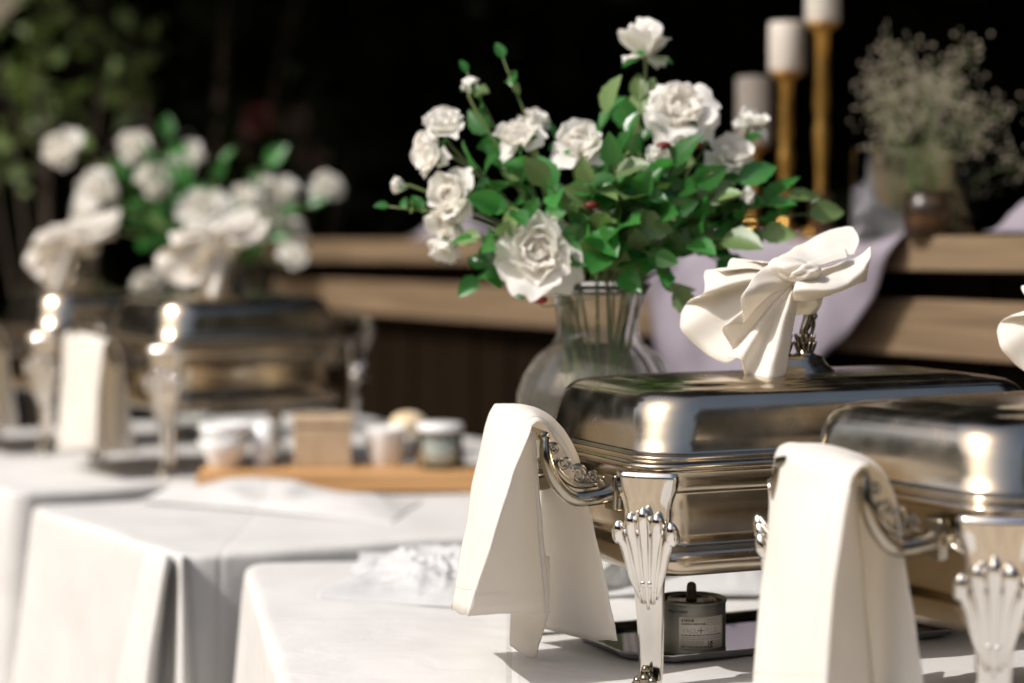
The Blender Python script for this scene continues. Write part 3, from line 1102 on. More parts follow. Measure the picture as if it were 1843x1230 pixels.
fl.append(petal_grid([[(1448, 482, -.03), (1452, 472, -.04), (1458, 482, -.05)],
                      [(1480, 470, -.01), (1485, 460, -.02), (1490, 475, -.035)],
                      [(1515, 455, .005), (1522, 449, -.005), (1528, 463, -.02)]]))
fl.append(petal_grid([[(1436, 488, -.02), (1470, 481, .0), (1520, 470, .01), (1550, 458, .01), (1568, 446, .0)],
                      [(1434, 505, -.055), (1465, 510, -.06), (1510, 506, -.055), (1545, 488, -.04), (1568, 462, -.015)],
                      [(1428, 524, -.065), (1468, 524, -.075), (1508, 525, -.065), (1543, 508, -.045), (1563, 484, -.02)],
                      [(1430, 541, -.045), (1460, 542, -.05), (1500, 531, -.04), (1535, 517, -.03), (1559, 506, -.01)]]))
fl.append(petal_grid([[(1432, 540, -.02), (1455, 540, .0), (1482, 536, .03)], [(1430, 556, -.015), (1452, 558, .005), (1476, 552, .03)], [(1430, 568, -.01), (1450, 566, .01), (1468, 562, .03)]]))
# the twisted knot
def twist_ball(c, rx, ry, rz, tilt, seed):
    rings = []
    for i in range(15):
        a = math.pi * (0.03 + 0.94 * i / 14)
        ring = []
        for k in range(36):
            b = 2 * math.pi * k / 36
            m = 1 + .16 * math.sin(5 * b + 3.2 * a + seed) * math.sin(a) + .07 * math.sin(9 * b - 4 * a + seed * 2)
            ring.append(Vector((-rx * math.cos(a), ry * m * math.sin(a) * math.cos(b), rz * m * math.sin(a) * math.sin(b))))
        rings.append(ring)
    return xform(loft(rings), Matrix.Translation(c) @ Matrix.Rotation(tilt, 4, 'Y'))
fl.append(twist_ball(W(1424, 485, YF - .040), .030, .020, .014, .25, 1.0))
fl.append(twist_ball(W(1446, 492, YF - .048), .022, .018, .011, -.2, 3.0))
gF = join(*[solidify(g, 0.0009) if i < 6 else g for i, g in enumerate(fl)])
gF = wrinkle(wrinkle(gF, 0.0024, 24, 2.0), 0.0017, 48, 5.0)
gFl = to_local(gF, chA)
meF = mesh_of('napkin_flower', *gFl, M['napkin'])
for ch, lab, sc, rot in ((chA, 'cream napkin tied in a bow on the in-focus chafing dish lid', 1, 0), (chB, 'cream napkin bow cut off at the edge, on the nearer lid', .92, R(6)),
                    (chD, 'blurred napkin bow on the half-size chafing dish lid', 1.02, R(14)), (chE, 'blurred napkin bow on the farthest chafing dish lid', 1.02, R(-12))):
    o = link('napkin_flower', meF, loc=ch.location + Vector((0, 0, .345 * (ch.scale.z - sc))), rot=(0, 0, ch.rotation_euler.z + rot), scale=(sc, sc, sc))
    tag(o, lab, 'napkin', 'napkin bows on the lid handles')

# ------------------------------------------------------------------ roses and leaves
def petal_mesh(name, L, Wd, cup, curl, ruffle, seed, mat):
    rnd = random.Random(seed)
    nu, nv = 7, 7
    V, F = [], []
    ph = rnd.uniform(0, 6.28)
    for j in range(nv + 1):
        v = j / nv
        w = Wd * (0.25 + 0.75 * math.sin(min(1.0, v * 1.25) * math.pi / 2)) * (1 - 0.42 * max(0, (v - .62) / .38) ** 2)
        for i in range(nu + 1):
            u = -1 + 2 * i / nu
            z = L * v * (1 - 0.13 * u * u * v)
            y = cup * (u * u) * (0.4 + 0.6 * v) - 0.35 * cup * math.sin(v * math.pi)      # towards +Y = inside
            y -= curl * max(0, (v - .6) / .4) ** 2
            y += ruffle * v * v * math.sin(u * 5.0 + ph)
            z += ruffle * .6 * v * v * math.cos(u * 6.0 + ph * 1.3)
            V.append(Vector((u * w, y, z)))
    for j in range(nv):
        for i in range(nu):
            a = j * (nu + 1) + i
            F.append((a, a + 1, a + nu + 2, a + nu + 1))
    return mesh_of(name, V, F, mat)
PET = {}
for mk in ('petal', 'pink', 'shade_white'):
    PET[mk] = {'in': [petal_mesh('petal', 1.0, .50, .42, .02, .03, s, M[mk]) for s in (1, 2)],
               'mid': [petal_mesh('petal', 1.0, .60, .36, .14, .06, s, M[mk]) for s in (3, 4, 5)],
               'out': [petal_mesh('petal', 1.0, .66, .20, .24, .10, s, M[mk]) for s in (6, 7, 8)]}
me_sepal = petal_mesh('sepal', 1.0, .22, .10, .15, .02, 9, M['leaf'])

def leaf_mesh(name, mat, seed):
    rnd = random.Random(seed)
    V, F = [], []
    nv = 9
    for j in range(nv + 1):
        v = j / nv
        w = 0.33 * (math.sin(math.pi * v ** 0.8) ** 0.8) * (1 + (.07 if j % 2 else -.05)) if 0 < j < nv else 0.006
        droop = -0.16 * v * v
        V += [Vector((-w, v, droop + w * .35)), Vector((-w * .5, v, droop + w * .14)), Vector((0, v, droop)), Vector((w * .5, v, droop + w * .14)), Vector((w, v, droop + w * .35))]
    for j in range(nv):
        for i in range(4):
            a = j * 5 + i
            F.append((a, a + 1, a + 6, a + 5))
    return mesh_of(name, V, F, mat)
LEAF = [leaf_mesh('leaf', M['leaf'], 1), leaf_mesh('leaf', M['leaf'], 2), leaf_mesh('leaf', M['leaf_pale'], 3)]

def rot_to(d, spin=0.0):
    return Vector((0, 0, 1)).rotation_difference(Vector(d).normalized()).to_matrix().to_4x4() @ Matrix.Rotation(spin, 4, 'Z')

def place(name, me, parent, m):
    o = bpy.data.objects.new(name, me)
    COL.objects.link(o)
    o.parent = parent
    o.matrix_local = m
    return o

LAYERS = {
    'open': [(3, -8, .40, 'in', .02), (4, 8, .50, 'in', .05), (5, 24, .62, 'mid', .07), (6, 44, .78, 'mid', .08), (6, 66, .95, 'out', .08), (5, 92, 1.0, 'out', .06)],
    'half': [(3, -10, .5, 'in', .02), (4, 4, .64, 'in', .06), (5, 18, .8, 'mid', .09), (5, 40, .95, 'mid', .10), (3, 78, .9, 'out', .08)],
    'bud': [(3, -14, .8, 'in', .05), (4, -6, .92, 'in', .10), (4, 3, 1.0, 'mid', .13), (3, 34, .85, 'out', .12), (2, 100, .7, 'out', .1)],
    'small': [(3, -8, .6, 'in', .03), (4, 14, .75, 'mid', .06), (5, 45, .95, 'mid', .08), (3, 80, 1.0, 'out', .06)],
    'closed': [(3, -16, .9, 'in', .06), (3, -10, 1.0, 'in', .12)],
}

def rose(label, pos, axis, radius, kind, root_pt, seed, group, base_loc, mat='petal', stem=True, sepals=4, cat='rose', neck_z=0.0):
    rnd = random.Random(seed)
    t = thing('rose', label, cat, base_loc, 0.0, group)
    rel = Vector(pos) - Vector(base_loc)
    ax = Vector(axis).normalized()
    base = rel - ax * radius * (0.5 if kind in ('bud', 'closed') else 0.30)
    B = Matrix.Translation(base) @ rot_to(ax, rnd.uniform(0, 6.28))
    for li, (n, tilt, sc, pk, r0) in enumerate(LAYERS[kind]):
        for k in range(n):
            a = 2 * math.pi * (k + .37 * li) / n + rnd.uniform(-.34, .34)
            me = rnd.choice(PET[mat][pk])
            tl_ = R(tilt + rnd.uniform(-13, 13))
            s = sc * radius * rnd.uniform(.82, 1.16)
            m = B @ Matrix.Rotation(a, 4, 'Z') @ Matrix.Translation((0, -r0 * radius, 0.0)) @ Matrix.Rotation(tl_, 4, 'X') @ Matrix.Rotation(rnd.uniform(-.15, .15), 4, 'Y') @ Matrix.Diagonal((s * rnd.uniform(.9, 1.15), s, s, 1))
            place('petal', me, t, m)
    for k in range(sepals):
        a = 2 * math.pi * k / max(1, sepals) + rnd.uniform(-.3, .3)
        s = radius * (.75 if kind in ('bud', 'closed') else .55)
        m = B @ Matrix.Rotation(a, 4, 'Z') @ Matrix.Translation((0, -.14 * radius, -.03 * radius)) @ Matrix.Rotation(R(25 if kind == 'closed' else rnd.uniform(50, 110)), 4, 'X') @ Matrix.Diagonal((s, s, s, 1))
        place('sepal', me_sepal, t, m)
    if stem:
        r = Vector(root_pt) - Vector(base_loc)
        b1 = base - ax * radius * 0.9
        if neck_z:
            hd = Vector((rel.x, rel.y, 0))
            nk = hd.normalized() * (.052 * min(1.0, hd.length / .12)) + Vector((rnd.uniform(-.012, .012), rnd.uniform(-.012, .012), neck_z))
            nk2 = nk.lerp(b1, .45) + Vector((0, 0, .02))
            pth, rr_ = [r, nk, nk2, b1, base + ax * radius * .05], [.0026, .0024, .0022, .0020, .0030]
        else:
            pth, rr_ = [r, (r + b1) * 0.5 + Vector((0, 0, .015)), b1, base + ax * radius * .05], [.0024, .0022, .0020, .0030]
        obj('stem', tube(pth, rr_, n=7, sub=4), M['stem'], t)
    return t

def sprig(label, root_pt, tip, group, base_loc, seed, nleaf=6, lsize=.045, pale=0.2, stem_from=0.35):
    rnd = random.Random(seed)
    t = thing('leafy_sprig', label, 'sprig', base_loc, 0.0, group)
    b = Vector(base_loc)
    r, p = Vector(root_pt) - b, Vector(tip) - b
    mid = r.lerp(p, .5) + Vector((rnd.uniform(-.02, .02), rnd.uniform(-.02, .02), .03))
    path = catmull([r, mid, p], 12)
    obj('stem', tube([r, mid, p], [.0022, .0016, .0009], n=6, sub=5), M['stem'], t)
    for k in range(nleaf):
        f = stem_from + (1 - stem_from) * (k / max(1, nleaf - 1))
        q = path[min(len(path) - 1, int(f * (len(path) - 1)))]
        d = (path[-1] - path[max(0, int(f * (len(path) - 1)) - 3)]).normalized()
        side = d.cross(Vector((0, 0, 1)))
        if side.length < .05:
            side = Vector((1, 0, 0))
        side.normalize()
        sgn = 1 if k % 2 else -1
        if k == nleaf - 1:
            ld = d
        else:
            ld = (side * sgn * rnd.uniform(.7, 1.1) + d * rnd.uniform(.2, .7) + Vector((rnd.uniform(-.4, .4), rnd.uniform(-.6, .2), rnd.uniform(-.6, .9)))).normalized()
        s = lsize * rnd.uniform(.75, 1.25)
        up = Vector((rnd.uniform(-.9, .5), rnd.uniform(-1.2, -.1), rnd.uniform(-.1, .9))).normalized()
        x = ld.cross(up).normalized()
        z = x.cross(ld).normalized()
        m = Matrix(((x.x, ld.x, z.x, q.x), (x.y, ld.y, z.y, q.y), (x.z, ld.z, z.z, q.z), (0, 0, 0, 1))) @ Matrix.Diagonal((s, s, s, 1))
        me = LEAF[2] if rnd.random() < pale else rnd.choice(LEAF[:2])
        place('leaf', me, t, m)
    return t

# vase ---------------------------------------------------------------
VY = 2.98
vc = W(1076, 700, VY)
vase_loc = Vector((vc.x, vc.y, TABLE + .0025))
def vz(py):
    return W(1076, py, VY).z - vase_loc.z
pxm = VY / FPX
def vase_profile(s=1.0, wall=.0035, neck=vz(610), rim=vz(512), bulge=vz(735)):
    outer = [(.001, 0), (.050, 0), (.055, .004), (.056, .012), (.063, bulge * .25), (.082, bulge * .55), (.106, bulge * .82), (.1165, bulge), (.1155, bulge + .022), (.107, bulge + .045), (.088, neck - .024), (.0665, neck - .008), (.0585, neck + .006), (.0575, neck + .022), (.0605, neck + .045), (.068, rim - .014), (.0765, rim)]
    inner = [(r - wall - (.002 if z < .02 else 0), max(z, .010)) for r, z in reversed(outer) if r > .02]
    inner[0] = (outer[-1][0] - wall, rim + .0005)
    prof = outer + inner + [(.001, .010)]
    return [(max(r, .001) * s, z * s) for r, z in prof]
vase = tag(obj('glass_vase', lathe(vase_profile(), 96, rib=-.014, nrib=24, ribrange=(.05, vz(640))), M['glass'], loc=vase_loc), 'ribbed clear glass vase of white roses behind the in-focus chafing dish', 'vase')

neck = vase_loc + Vector((0, 0, vz(610)))
GR1 = 'roses in the in-focus bouquet'
roots = random.Random(31)
def root1():
    a = roots.uniform(0, 6.28)
    return vase_loc + Vector((.035 * math.cos(a), .035 * math.sin(a), .03 + roots.uniform(0, .05)))
main_roses = [
    ('largest open white rose, drooping over the vase rim', 968, 452, 2.87, .060, 'open', (-.25, -1, .15)),
    ('open white rose high in the bouquet, below the topmost bud', 1226, 192, 2.93, .052, 'open', (.15, -.9, .55)),
    ('tall white rose bud topping the bouquet, seen from below', 1163, 70, 3.00, .050, 'bud', (.05, .1, 1)),
    ('half-open white rose in the middle of the in-focus bouquet', 1046, 262, 2.90, .042, 'half', (-.1, -.75, .7)),
    ('half-open white rose left of the middle one', 932, 246, 2.92, .040, 'half', (-.45, -.6, .6)),
    ('small white rose behind the half-open left one', 962, 214, 3.02, .024, 'small', (.3, -.3, .8)),
    ('white rose high on the outer side above the drooping cluster', 797, 222, 2.96, .034, 'small', (-.3, -.5, .8)),
    ('ragged white rose above the drooping cluster', 775, 274, 2.95, .036, 'half', (-.8, -.5, .2)),
    ('full white rose heading the drooping cluster', 812, 356, 2.93, .044, 'half', (-.5, -.8, .3)),
    ('white rose in the middle of the drooping cluster', 800, 404, 2.93, .032, 'small', (-.5, -.7, -.3)),
    ('lowest fading white rose of the drooping cluster', 803, 448, 2.93, .026, 'small', (-.3, -.6, -.7)),
    ('small flat white rose beside the candles', 1316, 277, 2.96, .036, 'small', (.2, -.7, .75)),
    ('ragged small white rose in front of the shortest candle', 1353, 218, 3.0, .028, 'small', (.4, -.4, .8)),
    ('slim closed bud standing on the outer twig', 846, 152, 2.97, .021, 'closed', (-.15, 0, 1)),
    ('closed bud sticking out farthest from the bouquet', 717, 336, 2.95, .020, 'closed', (-1, -.2, .1)),
    ('small white rose half hidden below the high open one', 1183, 288, 2.90, .026, 'small', (.2, -.8, .1)),
    ('pale bud deep among the leaves above the rim', 1085, 385, 2.88, .020, 'closed', (.3, -.6, .4)),
    ('faded bud low among the leaves on the counter side', 1345, 355, 2.92, .020, 'closed', (.6, -.5, .1)),
]
for i, (lab, px, py, y, r, kind, ax) in enumerate(main_roses):
    rose(lab, W(px, py, y), ax, r, kind, root1(), 100 + i, GR1, vase_loc, neck_z=vz(506))

GS1 = 'leafy sprigs in the in-focus bouquet'
LS1 = 'green leafy rose sprig in the in-focus glass vase'
rs = random.Random(77)
main_tips = [(905, 105, 2.98), (840, 130, 3.0), (700, 372, 2.95), (860, 300, 2.92), (850, 430, 2.88), (905, 300, 2.95), (900, 372, 2.86), (985, 330, 2.86), (1090, 205, 2.95), (1130, 240, 2.92),
             (1060, 330, 2.86), (1105, 300, 2.85), (1150, 345, 2.85), (1130, 400, 2.84), (1200, 380, 2.86), (1215, 300, 2.9), (1250, 330, 2.88), (1290, 360, 2.9), (1330, 330, 2.94), (1380, 370, 2.95),
             (1455, 385, 3.0), (1420, 360, 3.02), (1370, 420, 2.95), (1300, 430, 2.88), (1240, 440, 2.86), (1215, 520, 2.86), (1180, 460, 2.84), (1080, 460, 2.84), (1060, 420, 2.84), (1150, 180, 3.02),
             (1000, 250, 3.02), (880, 240, 3.02), (1340, 260, 3.04), (1240, 260, 3.05), (1290, 470, 2.95), (950, 480, 2.92), (860, 500, 2.95), (1120, 490, 2.86)]
for i, (px, py, y) in enumerate(main_tips):
    far = i in (0, 1, 2)
    tip = W(px, py, y)
    hd = Vector((tip.x - vase_loc.x, tip.y - vase_loc.y, 0))
    rt_ = vase_loc + hd.normalized() * (.056 * min(1.0, hd.length / .12)) + Vector((rs.uniform(-.012, .012), rs.uniform(-.012, .012), vz(505)))
    sprig(LS1, rt_, tip, GS1, vase_loc, 300 + i, nleaf=5 if far else rs.randint(6, 8), lsize=.026 if far else rs.uniform(.042, .060), pale=.30, stem_from=.80 if far else .40)
# red calyces caught in the leaves
for i, (px, py, y) in enumerate(((1195, 262, 2.9), (1252, 262, 2.9), (1065, 370, 2.86), (972, 540, 2.86))):
    c = W(px, py, y)
    t = thing('rose_hip', 'small red rose hip among the bouquet leaves', 'rose hip', tuple(c), 0, 'rose hips in the in-focus bouquet')
    obj('fruit', ball((0, 0, 0), .007, 10, 7, (1.5, 1, .8)), M['red'], t)
    obj('stem', tube([(0, 0, 0), (.01, .02, -.01), tuple(neck - c + Vector((0, 0, .06)))], .001, n=5), M['stem'], t)

# far bouquet ----------------------------------------------------------
FY = 5.15
fc = W(330, 560, FY)
far_loc = Vector((fc.x, fc.y, TABLE + .0025))
tag(obj('glass_vase', lathe(vase_profile(1.0), 64, rib=-.014, nrib=24, ribrange=(.05, vz(640))), M['glass'], loc=far_loc), 'clear glass vase hidden behind the far chafing dishes', 'vase')
GR2, LR2 = 'roses in the far bouquet', 'blurred white rose in the far bouquet'
far_roses = [(110, 266, .052, 'half'), (245, 262, .050, 'half'), (335, 285, .054, 'half'), (275, 326, .050, 'half'), (178, 340, .050, 'small'), (155, 382, .046, 'small'), (365, 372, .058, 'open'), (438, 356, .042, 'small'),
             (492, 386, .040, 'small'), (505, 342, .040, 'small'), (585, 336, .044, 'half'), (522, 420, .040, 'small'), (530, 460, .040, 'small'), (262, 515, .045, 'small'), (470, 330, .03, 'small')]
rf = random.Random(41)
for i, (px, py, r, kind) in enumerate(far_roses):
    rose(LR2, W(px, py, FY + rf.uniform(-.12, .1)), (rf.uniform(-.5, .2), -1, rf.uniform(.2, .9)), r, kind, far_loc + Vector((rf.uniform(-.03, .03), rf.uniform(-.03, .03), .1)), 500 + i, GR2, far_loc, sepals=2, neck_z=vz(506))
far_tips = [(170, 270), (300, 250), (400, 300), (330, 330), (240, 390), (300, 400), (350, 430), (420, 400), (450, 430), (490, 430), (300, 450), (230, 330), (390, 420), (480, 300), (555, 370), (270, 300)]
for i, (px, py) in enumerate(far_tips):
    sprig('blurred green sprig in the far bouquet', far_loc + Vector((rf.uniform(-.04, .04), rf.uniform(-.04, .04), .33)), W(px, py, FY + rf.uniform(-.1, .05)), 'leafy sprigs in the far bouquet', far_loc, 600 + i, nleaf=7, lsize=.062, pale=.2, stem_from=.4)

# dim rose bush further back
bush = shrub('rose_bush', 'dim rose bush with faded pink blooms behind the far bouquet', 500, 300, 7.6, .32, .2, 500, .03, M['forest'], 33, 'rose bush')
for i, (px, py, r, mk) in enumerate(((465, 215, .06, 'pink'), (535, 215, .05, 'shade_white'), (560, 284, .055, 'shade_white'), (430, 260, .045, 'shade_white'), (390, 262, .04, 'shade_white'))):
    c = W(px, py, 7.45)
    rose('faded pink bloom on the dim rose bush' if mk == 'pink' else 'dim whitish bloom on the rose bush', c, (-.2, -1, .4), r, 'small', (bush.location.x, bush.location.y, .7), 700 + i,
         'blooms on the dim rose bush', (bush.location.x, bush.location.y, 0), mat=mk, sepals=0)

# ------------------------------------------------------------------ tray and fuel can
def tray():
    c0 = cornerA
    lx, ly = Vector((math.cos(YAW_A), math.sin(YAW_A), 0)), Vector((-math.sin(YAW_A), math.cos(YAW_A), 0))
    a = T(1178, 1200)
    hx, hy, cut = .24, .105, .045
    cen = Vector((a.x, a.y, 0)) + lx * (hx - .022) + ly * (hy - .004)
    t = thing('steel_tray', 'dark polished eight-sided tray under the in-focus chafing dish', 'tray', (cen.x, cen.y, TABLE + .0028), YAW_A)
    def octo(d, z):
        X, Y = hx + d, hy + d
        return [Vector(p) for p in ((X - cut, -Y, z), (X, -Y + cut, z), (X, Y - cut, z), (X - cut, Y, z), (-X + cut, Y, z), (-X, Y - cut, z), (-X, -Y + cut, z), (-X + cut, -Y, z))]
    rings = [octo(-.012, 0), octo(-.004, .0005), octo(.0, .007), octo(.004, .0085), octo(.004, .0100), octo(-.001, .0092), octo(-.0055, .0030), octo(-.012, .0020)]
    obj('tray_body', loft(rings), M['tray'], t, smooth=False)
tray()

CAN_D = 2.50
can_base = T(1244, 1168, TABLE + .006)
CR_, CHH = .0425, .064
can = thing('fuel_can', 'small grey tin of chafing fuel with printed label and brown wick', 'fuel can', tuple(can_base), 0.0)
can_base_z = TABLE + .0050
can.location = (can_base.x, can_base.y, can_base_z)
body = obj('can_body', lathe([(.001, .0), (.0405, .0), (.0420, .0012), (.0424, .003), (.0416, .0048), (.0416, .0585), (.0424, .0600), (.0430, .0615), (.0430, .0635), (.0420, .0645), (.0408, .0640), (.0404, .0600), (.001, .0595)], 72), M['tin'], can)
obj('can_lid', lathe([(.001, .0596), (.0385, .0596), (.0385, .0602), (.030, .0606), (.0296, .0625), (.0285, .0632), (.0272, .0628), (.0265, .0612), (.001, .0612)], 64), M['tin_rim'], can)
obj('wick', lathe([(.001, .0612), (.0066, .0612), (.0066, .0640), (.0058, .0645), (.0060, .0740), (.0058, .0785), (.0046, .0815), (.0025, .0829), (.001, .0832)], 24), M['wick_dark'], can)
LAB_A = R(8)       # where the label's middle faces, measured from the viewer's side
def bend(v, r):
    """x,z on a flat label -> wrapped round the can."""
    a = -math.pi / 2 + LAB_A + v.x / r
    return Vector((r * math.cos(a), r * math.sin(a), v.z))
def label_patch(x0, x1, z0, z1, r, t=.00015):
    rings = []
    n = 20
    for k in range(n + 1):
        x = x0 + (x1 - x0) * k / n
        e = min(1.0, min(k, n - k) / 1.0)
        s = .0012 * (1 - e)
        rings.append([bend(Vector((x, 0, z0 + s)), r - .0003), bend(Vector((x, 0, z1 - s)), r - .0003), bend(Vector((x, 0, z1 - s)), r + t), bend(Vector((x, 0, z0 + s)), r + t)])
    return loft(rings)
lx0, lx1, lz0, lz1 = -.0245, .0365, .0085, .0475
lab = obj('paper_label', label_patch(lx0, lx1, lz0, lz1, .0418), M['paper'], can)

def text_mesh(s, size, x, z, r, mat, parent, bold=0.0, name='lettering', outline=0.0):
    cu = bpy.data.curves.new('t', 'FONT')
    cu.body = s
    cu.size = size
    cu.resolution_u = 2
    cu.offset = bold
    if outline:
        cu.fill_mode = 'NONE'
        cu.bevel_depth = outline
        cu.bevel_resolution = 0
    ob = bpy.data.objects.new('t', cu)
    COL.objects.link(ob)
    bpy.context.view_layer.update()
    dg = bpy.context.evaluated_depsgraph_get()
    me = bpy.data.meshes.new_from_object(ob.evaluated_get(dg))
    bpy.data.objects.remove(ob)
    for v in me.vertices:
        v.co = bend(Vector((x + v.co.x, 0, z + v.co.y)), r + v.co.z)
    me.materials.clear()
    me.materials.append(mat)
    return link(name, me, parent)
rt2 = .04200
text_mesh('6 HOUR', .0042, lx0 + .003, .0418, rt2, M['ink'], lab, .00018)
text_mesh('CHAFING WICK FUEL', .0031, lx0 + .003, .0380, rt2, M['ink'], lab, .0001)
for k, s in enumerate(('CHAFFING FUEL', 'METHANOL FREE', 'FOR CATERING USE')[:3]):
    text_mesh(s, .0024, .0085, .0428 - .0029 * k, rt2, M['ink_grey'], lab, .00005)
obj('lettering', label_patch(.0066, .0070, .0365, .0452, rt2), M['ink_grey'], lab)
text_mesh('VALU', .0086, lx0 + .003, .0282, rt2, M['ink_grey'], lab, 0, outline=.00016)
text_mesh('PLUS', .0086, .0065, .0282, rt2, M['ink_grey'], lab, 0, outline=.00016)
obj('lettering', label_patch(-.0012, .0058, .0309, .0317, rt2), M['ink'], lab)
obj('lettering', label_patch(.0019, .0027, .0274, .0352, rt2), M['ink'], lab)
rl = random.Random(3)
for k in range(5):
    z = .0252 - .0024 * k
    xa = lx0 + .003
    xe = lx1 - .003 if k < 3 else .006
    while xa < xe - .002:
        w = rl.uniform(.002, .006)
        obj('lettering', label_patch(xa, min(xa + w, xe), z, z + .0010, rt2), M['ink_grey'] if k else M['ink'], lab)
        xa += w + .0008
text_mesh('NET 7.34 FL OZ (217 mL)', .0030, lx0 + .003, .0106, rt2, M['ink'], lab, .00012)
text_mesh('UK', .0056, .0115, .0142, rt2, M['ink'], lab, .0003)
text_mesh('CA', .0050, .0115, .0100, rt2, M['ink'], lab, .0003)
for k in range(4):
    obj('lettering', label_patch(.0195, .0320 - .002 * (k % 2), .0170 - .0022 * k, .0178 - .0022 * k, rt2), M['ink_grey'], lab)
text_mesh('FANCYHEAT', .0046, -.040, .0515, rt2, M['ink'], body, .00005)

# ------------------------------------------------------------------ rumpled fabrics
def crumple(name, label, corners, nx, ny, height, freq, seed, mat, cat, base=TABLE + .004, edge=.35, thick=.0012, octaves=3):
    """an uneven cloth bundle: a sheet pinned low at its rim, pushed up in sharp ridges."""
    C = [Vector((c[0], c[1], 0)) for c in corners]
    rings = []
    for i in range(ny + 1):
        v = i / ny
        row = []
        for j in range(nx + 1):
            u = j / nx
            p = (C[0] * (1 - u) + C[1] * u) * (1 - v) + (C[3] * (1 - u) + C[2] * u) * v
            q = Vector((p.x, p.y, 0))
            nz = noise.noise_vector(q * freq * .6 + Vector((seed, 0, seed)))
            p = p + Vector((nz.x, nz.y, 0)) * .03
            e = min(1.0, min(u, 1 - u) / edge) * min(1.0, min(v, 1 - v) / edge)
            e = math.sin(e * math.pi / 2)
            rid = 0.0
            amp, fr = 1.0, freq
            for k in range(octaves):
                rid += amp * (1 - abs(noise.noise(Vector((q.x * fr, q.y * fr, seed + k * 7)))) * 2.2)
                amp *= .5
                fr *= 2.05
            rid = max(0.05, .45 + rid * .34)
            row.append(Vector((p.x, p.y, base + height * (e * rid + .02))))
        rings.append(row)
    g = solidify(loft(rings, closed=False), thick)
    return tag(obj(name, g, mat), label, cat)

def TP(px, py):
    p = T(px, py)
    return (p.x, p.y)
crumple('sheer_fabric', 'crumpled sheer white fabric lying behind the hanging cream napkin', [TP(585, 1078), TP(1000, 1115), TP(980, 1005), TP(650, 1000)], 150, 90, .034, 13, 2.0, M['sheer'], 'fabric', octaves=4)
crumple('sheer_fabric', 'crumpled white fabric under the water pan behind the fuel can', [TP(1060, 1080), TP(1480, 1075), TP(1480, 1020), TP(1060, 1020)], 70, 26, .06, 8, 5.0, M['sheer'], 'fabric')
crumple('rumpled_cloth', 'rumpled white cloth on the middle table beside the wooden board', [TP(255, 905), TP(700, 945), TP(745, 905), TP(330, 872)], 80, 40, .038, 4.5, 8.0, M['tablecloth'], 'cloth', octaves=2)

# ------------------------------------------------------------------ wooden board with small dishes
bA, bB = T(352, 893), T(900, 890)
bdir = Vector((bB.x - bA.x, bB.y - bA.y, 0))
bl_ = bdir.length
byaw = math.atan2(bdir.y, bdir.x)
bn = Vector((-bdir.y, bdir.x, 0)).normalized()
bc = (Vector((bA.x, bA.y, 0)) + Vector((bB.x, bB.y, 0))) / 2 + bn * .085
board = thing('wooden_board', 'thick honey-coloured wooden board with small dishes on it', 'board', (bc.x, bc.y, TABLE + .003), byaw)
nbd = 3
for k in range(nbd):
    obj('plank', box(bl_, .17 / nbd - .002, .036, (0, -.085 + .17 * (k + .5) / nbd, .020), .002), M['board'], board, smooth=False)
for x in (-.4, .4):
    obj('cleat', box(.03, .16, .008, (bl_ * x, 0, -.001)), M['board'], board, smooth=False)
BT = TABLE + .003 + .038
def dish_at(px, py):
    p = T(px, py, BT)
    return p
p = dish_at(694, 836)
rm = thing('ramekin', 'white ceramic ramekin on the wooden board', 'ramekin', (p.x, p.y, BT + .0005))
obj('cup', lathe([(.001, 0), (.030, 0), (.033, .003), (.040, .066), (.042, .072), (.040, .074), (.037, .070), (.030, .010), (.001, .008)], 40), M['ceramic'], rm)
obj('filling', lathe([(.001, .055), (.034, .055), (.032, .060), (.015, .066), (.001, .067)], 24), M['ceramic'], rm)
p = dish_at(792, 842)
jr = thing('glass_jar', 'squat glass jar with white cover on the wooden board', 'jar', (p.x, p.y, BT + .0005))
obj('jar_body', lathe([(.001, 0), (.046, 0), (.048, .004), (.043, .070), (.041, .072), (.039, .070), (.044, .006), (.001, .005)], 40), M['glass_dark'], jr)
obj('cover', lathe([(.001, .0725), (.045, .0725), (.046, .076), (.046, .084), (.042, .088), (.001, .089)], 40), M['ceramic'], jr)
obj('contents', lathe([(.001, .0065), (.038, .0065), (.037, .05), (.001, .052)], 24), M['ceramic'], jr)
p = T(735, 826, BT)
br_ = thing('bread_bowl', 'low white bowl with a pale bread roll between ramekin and jar', 'bowl', (p.x, p.y, BT + .0005))
obj('bowl', lathe([(.001, 0), (.022, 0), (.026, .004), (.042, .045), (.043, .050), (.041, .050), (.024, .010), (.001, .008)], 36), M['ceramic'], br_)
obj('bread_roll', ball((0, 0, .068), .038, 18, 12, (1.05, 1, .75)), M['bread'], br_)

p = dish_at(404, 842)
for k in range(2):
    wb = thing('stacked_bowl', 'white bowl at the bottom of the stack on the wooden board' if k == 0 else 'white bowl on top of the stack on the wooden board', 'bowl', (p.x, p.y, BT + .0005 + .030 * k), 0, 'white bowls stacked on the board')
    obj('bowl', lathe([(.001, 0), (.026, 0), (.029, .004), (.046, .040), (.052, .056), (.050, .057), (.043, .042), (.026, .010), (.001, .008)], 40), M['ceramic'], wb)
p = dish_at(474, 840)
tb = thing('tumbler', 'slim white tumbler between the bowl stack and paper box', 'tumbler', (p.x, p.y, BT + .0005))
obj('cup', lathe([(.001, 0), (.018, 0), (.019, .003), (.023, .088), (.0215, .088), (.018, .006), (.001, .005)], 32), M['ceramic'], tb)
p = dish_at(580, 838)
kb = thing('paper_box', 'pale brown paper box on the wooden board', 'box', (p.x, p.y, BT + .0005), byaw + .08)
obj('carton', box(.112, .075, .082, (0, 0, .041), .002), M['kraft'], kb, smooth=False)
obj('lid', box(.117, .080, .018, (0, 0, .0915), .002), M['kraft'], kb, smooth=False)

